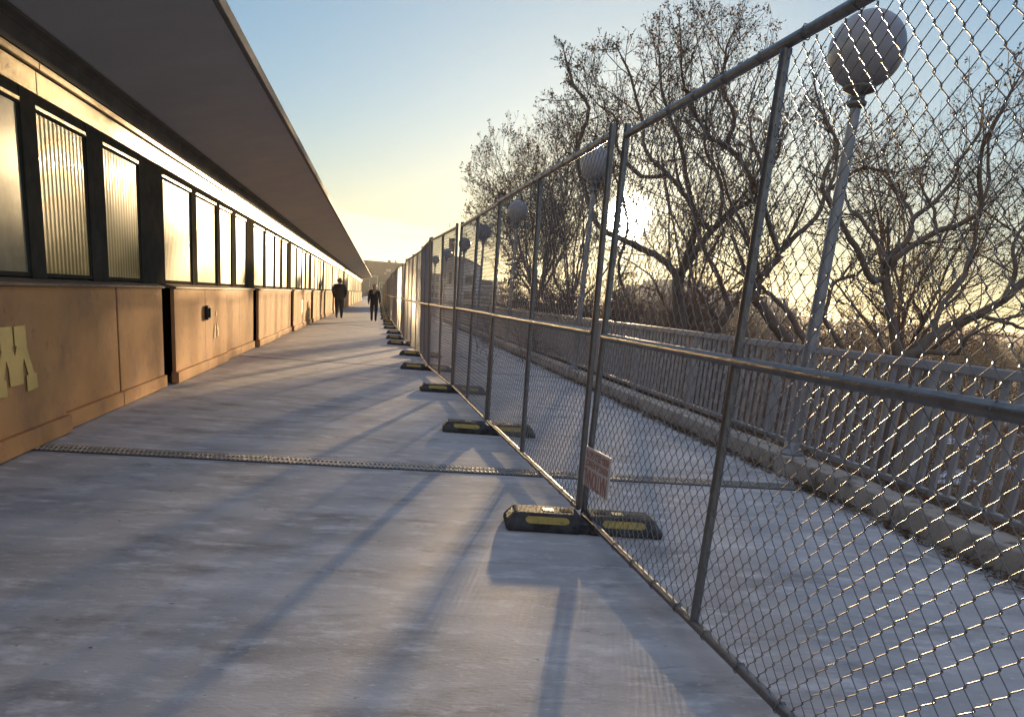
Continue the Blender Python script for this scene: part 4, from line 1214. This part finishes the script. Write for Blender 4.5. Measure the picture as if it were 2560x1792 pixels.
side = empty('low_block', (16, 210, -9), 0, 'low grey block beyond the fence between the dark end building and the house', 'building')
q = MB(); q.box(9.5, 15.2, 205, 225, -9, 6.6); q.box(9.5, 11.6, 205.2, 225, 6.6, 7.6); local(q, side).build('wall', M['farpale'], side)
for i in range(5):
    for z in (1.2, 3.0, 4.8):
        q = MB(); q.box(9.9 + i * 1.05, 10.5 + i * 1.05, 204.9, 204.998, z, z + 1.0); local(q, side).build('window', M['darkglass'], side)
stp = empty('stepped_building', (85, 220, -9), 0, 'pale hazy building with a stepped right end seen through the trees', 'building')
q = MB(); q.box(70, 98, 215, 250, -9, 8.6); q.box(98.0, 106.5, 216, 250, -9, 7.9); q.box(106.5, 110, 217, 250, -9, 5.6); q.box(74, 84, 218, 240, 8.6, 10.2)
local(q, stp).build('wall', M['farpale'], stp)
for i in range(9):
    for z in (-3.0, 0.5, 4.0):
        q = MB(); q.box(71.5 + i * 2.9, 73.2 + i * 2.9, 214.85, 214.995, z, z + 1.9); local(q, stp).build('window', M['darkglass'], stp)

# ------------------------------------------------------------------ the two walkers
def person(loc, label, H, jacket, trousers, hair, long_hair, stride, hands_low, slim, coat_hem):
    root = empty('person', loc, 0, label, 'person')
    k = H / 1.78
    V = []; E = []; RAD = []
    def v(x, y, z, r, par=None):
        V.append((x * k, y * k, z * k)); RAD.append(r * k * (1.22 if r > 0.03 else 1.0))
        if par is not None: E.append((par, len(V) - 1))
        return len(V) - 1
    w = slim
    pel = v(0, 0, 0.96, 0.155 * w)
    wa = v(0, 0.0, 1.10, 0.155 * w, pel); ch = v(0, 0.01, 1.28, 0.18 * w, wa); ut = v(0, 0.01, 1.42, 0.15 * w, ch)
    nk = v(0, 0.02, 1.51, 0.065, ut); hb = v(0, 0.03, 1.58, 0.075, nk); hm = v(0, 0.04, 1.66, 0.095, hb); ht = v(0, 0.03, 1.735, 0.07, hm)
    no = v(0, 0.135, 1.645, 0.016, hm)                                   # nose
    for s in (-1, 1):
        v(s * 0.098, 0.03, 1.65, 0.018, hm)                              # ears
        sh = v(s * 0.19 * w, 0.0, 1.415, 0.085 * w, ut)
        sw = s * stride * 0.5
        el = v(s * 0.255 * w, -0.06 + sw * 0.3, 1.14, 0.062, sh)
        if hands_low:
            wr = v(s * 0.265 * w, -0.02 - sw * 0.5, 0.90, 0.042, el)
        else:
            wr = v(s * 0.215 * w, 0.09, 0.985, 0.045, el)
        dn = Vector((0, 0.03, -1)).normalized() if hands_low else Vector((-s * 0.25, 0.5, -0.75)).normalized()
        wx, wy, wz = [c / k for c in V[wr]]
        pa = v(wx + dn.x * 0.06, wy + dn.y * 0.06, wz + dn.z * 0.06, 0.036, wr)
        px_, py_, pz_ = [c / k for c in V[pa]]
        for fi, (oy, fl) in enumerate(((-0.03, 0.062), (-0.01, 0.078), (0.01, 0.084), (0.03, 0.074))):
            f1 = v(px_ + dn.x * 0.045, py_ + oy + dn.y * 0.045, pz_ + dn.z * 0.045, 0.0095, pa)
            v(px_ + dn.x * (0.045 + fl * 0.7) - s * 0.02, py_ + oy + dn.y * (0.045 + fl * .7), pz_ + dn.z * (0.045 + fl * 0.7), 0.0085, f1)
        th = v(wx - s * 0.01 + dn.x * 0.03, wy + 0.045, wz + dn.z * 0.03, 0.011, pa)
        v(wx - s * 0.02 + dn.x * 0.07, wy + 0.06, wz + dn.z * 0.075, 0.009, th)
        hp = v(s * 0.095 * w, 0, 0.90, 0.115 * w, pel)
        kn = v(s * 0.10 * w, 0.05 + s * stride * 0.35, 0.50, 0.066 * w, hp)
        an = v(s * 0.09 * w, s * stride * 0.75 - 0.03, 0.10 + (0.05 if s * stride < 0 else 0), 0.048, kn)
        ax_, ay_, az_ = [c / k for c in V[an]]
        v(ax_ + s * 0.01, ay_ + 0.16, 0.045 if s * stride > 0 else 0.04, 0.04, an)
        v(ax_, ay_ - 0.045, 0.05 + (0.06 if s * stride < 0 else 0), 0.036, an)
    me = bpy.data.meshes.new('body'); me.from_pydata(V, E, [])
    ob = bpy.data.objects.new('body', me); COL.objects.link(ob)
    md = ob.modifiers.new('s', 'SKIN'); md.use_smooth_shade = True
    sv = me.skin_vertices[0].data
    for i, r in enumerate(RAD): sv[i].radius = (r, r)
    sv[0].use_root = True
    sb = ob.modifiers.new('ss', 'SUBSURF'); sb.levels = 2; sb.render_levels = 2
    dg = bpy.context.evaluated_depsgraph_get()
    me2 = bpy.data.meshes.new_from_object(ob.evaluated_get(dg))
    bpy.data.objects.remove(ob)
    for vv in me2.vertices:                                              # a body is wider than it is deep
        if 0.9 * k < vv.co.z < 1.46 * k and abs(vv.co.x) < 0.2 * k * w: vv.co.y *= 0.78
        if vv.co.z < 0.0: vv.co.z = 0.0
    skin = mat('skin', (0.45, 0.28, 0.2), 0.5, var=(0.4, 0.25, 0.18)); shoe = mat('shoe', (0.03, 0.03, 0.032), 0.6, var=(0.05, 0.05, 0.05))
    me2.materials.clear()
    for m_ in (jacket, trousers, skin, shoe): me2.materials.append(m_)
    for p in me2.polygons:
        c = p.center / k
        if c.z > 1.515: i = 2
        elif c.z < 0.115: i = 3
        elif abs(c.x) > 0.19 * w and c.z < 0.90 and c.z > 0.66: i = 2
        elif not hands_low and abs(c.x) > 0.15 * w and 0.82 < c.z < 0.935 and c.y > 0.1: i = 2
        elif c.z > 0.92 or (abs(c.x) > 0.2 * w and c.z > 0.7): i = 0
        else: i = 1
        p.material_index = i; p.use_smooth = True
    b = bpy.data.objects.new('body', me2); COL.objects.link(b); b.parent = root
    # jacket skirt
    q = MB()
    prof = [(0.158 * w, 1.12), (0.178 * w, 1.0), (0.19 * w, coat_hem + 0.06), (0.192 * w, coat_hem)]
    q.lathe([(r * k, z * k) for r, z in prof], 20)
    q.v = [(x, y * 0.80, z) for x, y, z in q.v]
    q.build('jacket_hem', jacket, root)
    q = MB()
    hp_ = [(0.0, 1.775), (0.05, 1.768), (0.088, 1.735), (0.108, 1.68), (0.106, 1.62), (0.085, 1.575 if not long_hair else 1.55)]
    if long_hair: hp_ += [(0.105, 1.48), (0.12, 1.40), (0.10, 1.33), (0.02, 1.31)]
    q.lathe([(r * k, z * k) for r, z in reversed(hp_)], 18)
    # leave the face free: squeeze the front back
    q.v = [(x, (y * 0.95 + 0.018 * k) if y < 0.02 * k else (y * 0.42 + 0.02 * k), z) for x, y, z in q.v]
    if long_hair: q.v = [(x, y - (0.05 * k if z < 1.53 * k else 0), z) for x, y, z in q.v]
    q.build('hair', hair, root)
    return root
jk1 = mat('dark_jacket', (0.018, 0.018, 0.02), 0.8, var=(0.028, 0.027, 0.028), scale=20, bump=0.2)
jk2 = mat('black_jacket', (0.022, 0.021, 0.02), 0.75, var=(0.035, 0.033, 0.03), scale=20, bump=0.2)
tr1 = mat('dark_jeans', (0.03, 0.034, 0.042), 0.85, var=(0.045, 0.05, 0.06), scale=25)
tr2 = mat('black_leggings', (0.014, 0.013, 0.014), 0.7, var=(0.02, 0.02, 0.02), scale=25)
hr1 = mat('dark_hair', (0.03, 0.022, 0.016), 0.6, var=(0.05, 0.035, 0.025), scale=30)
hr2 = mat('light_brown_hair', (0.32, 0.22, 0.12), 0.5, var=(0.42, 0.30, 0.17), scale=30)
person((-1.86, 40.3, 0), 'person in a dark jacket and dark trousers walking away beside the tan wall', 1.80, jk1, tr1, hr1, False, 0.20, False, 1.12, 0.84)
person((-0.25, 39.5, 0), 'person with long light hair, black jacket and leggings walking away near the fence', 1.66, jk2, tr2, hr2, True, -0.16, True, 1.04, 0.80)
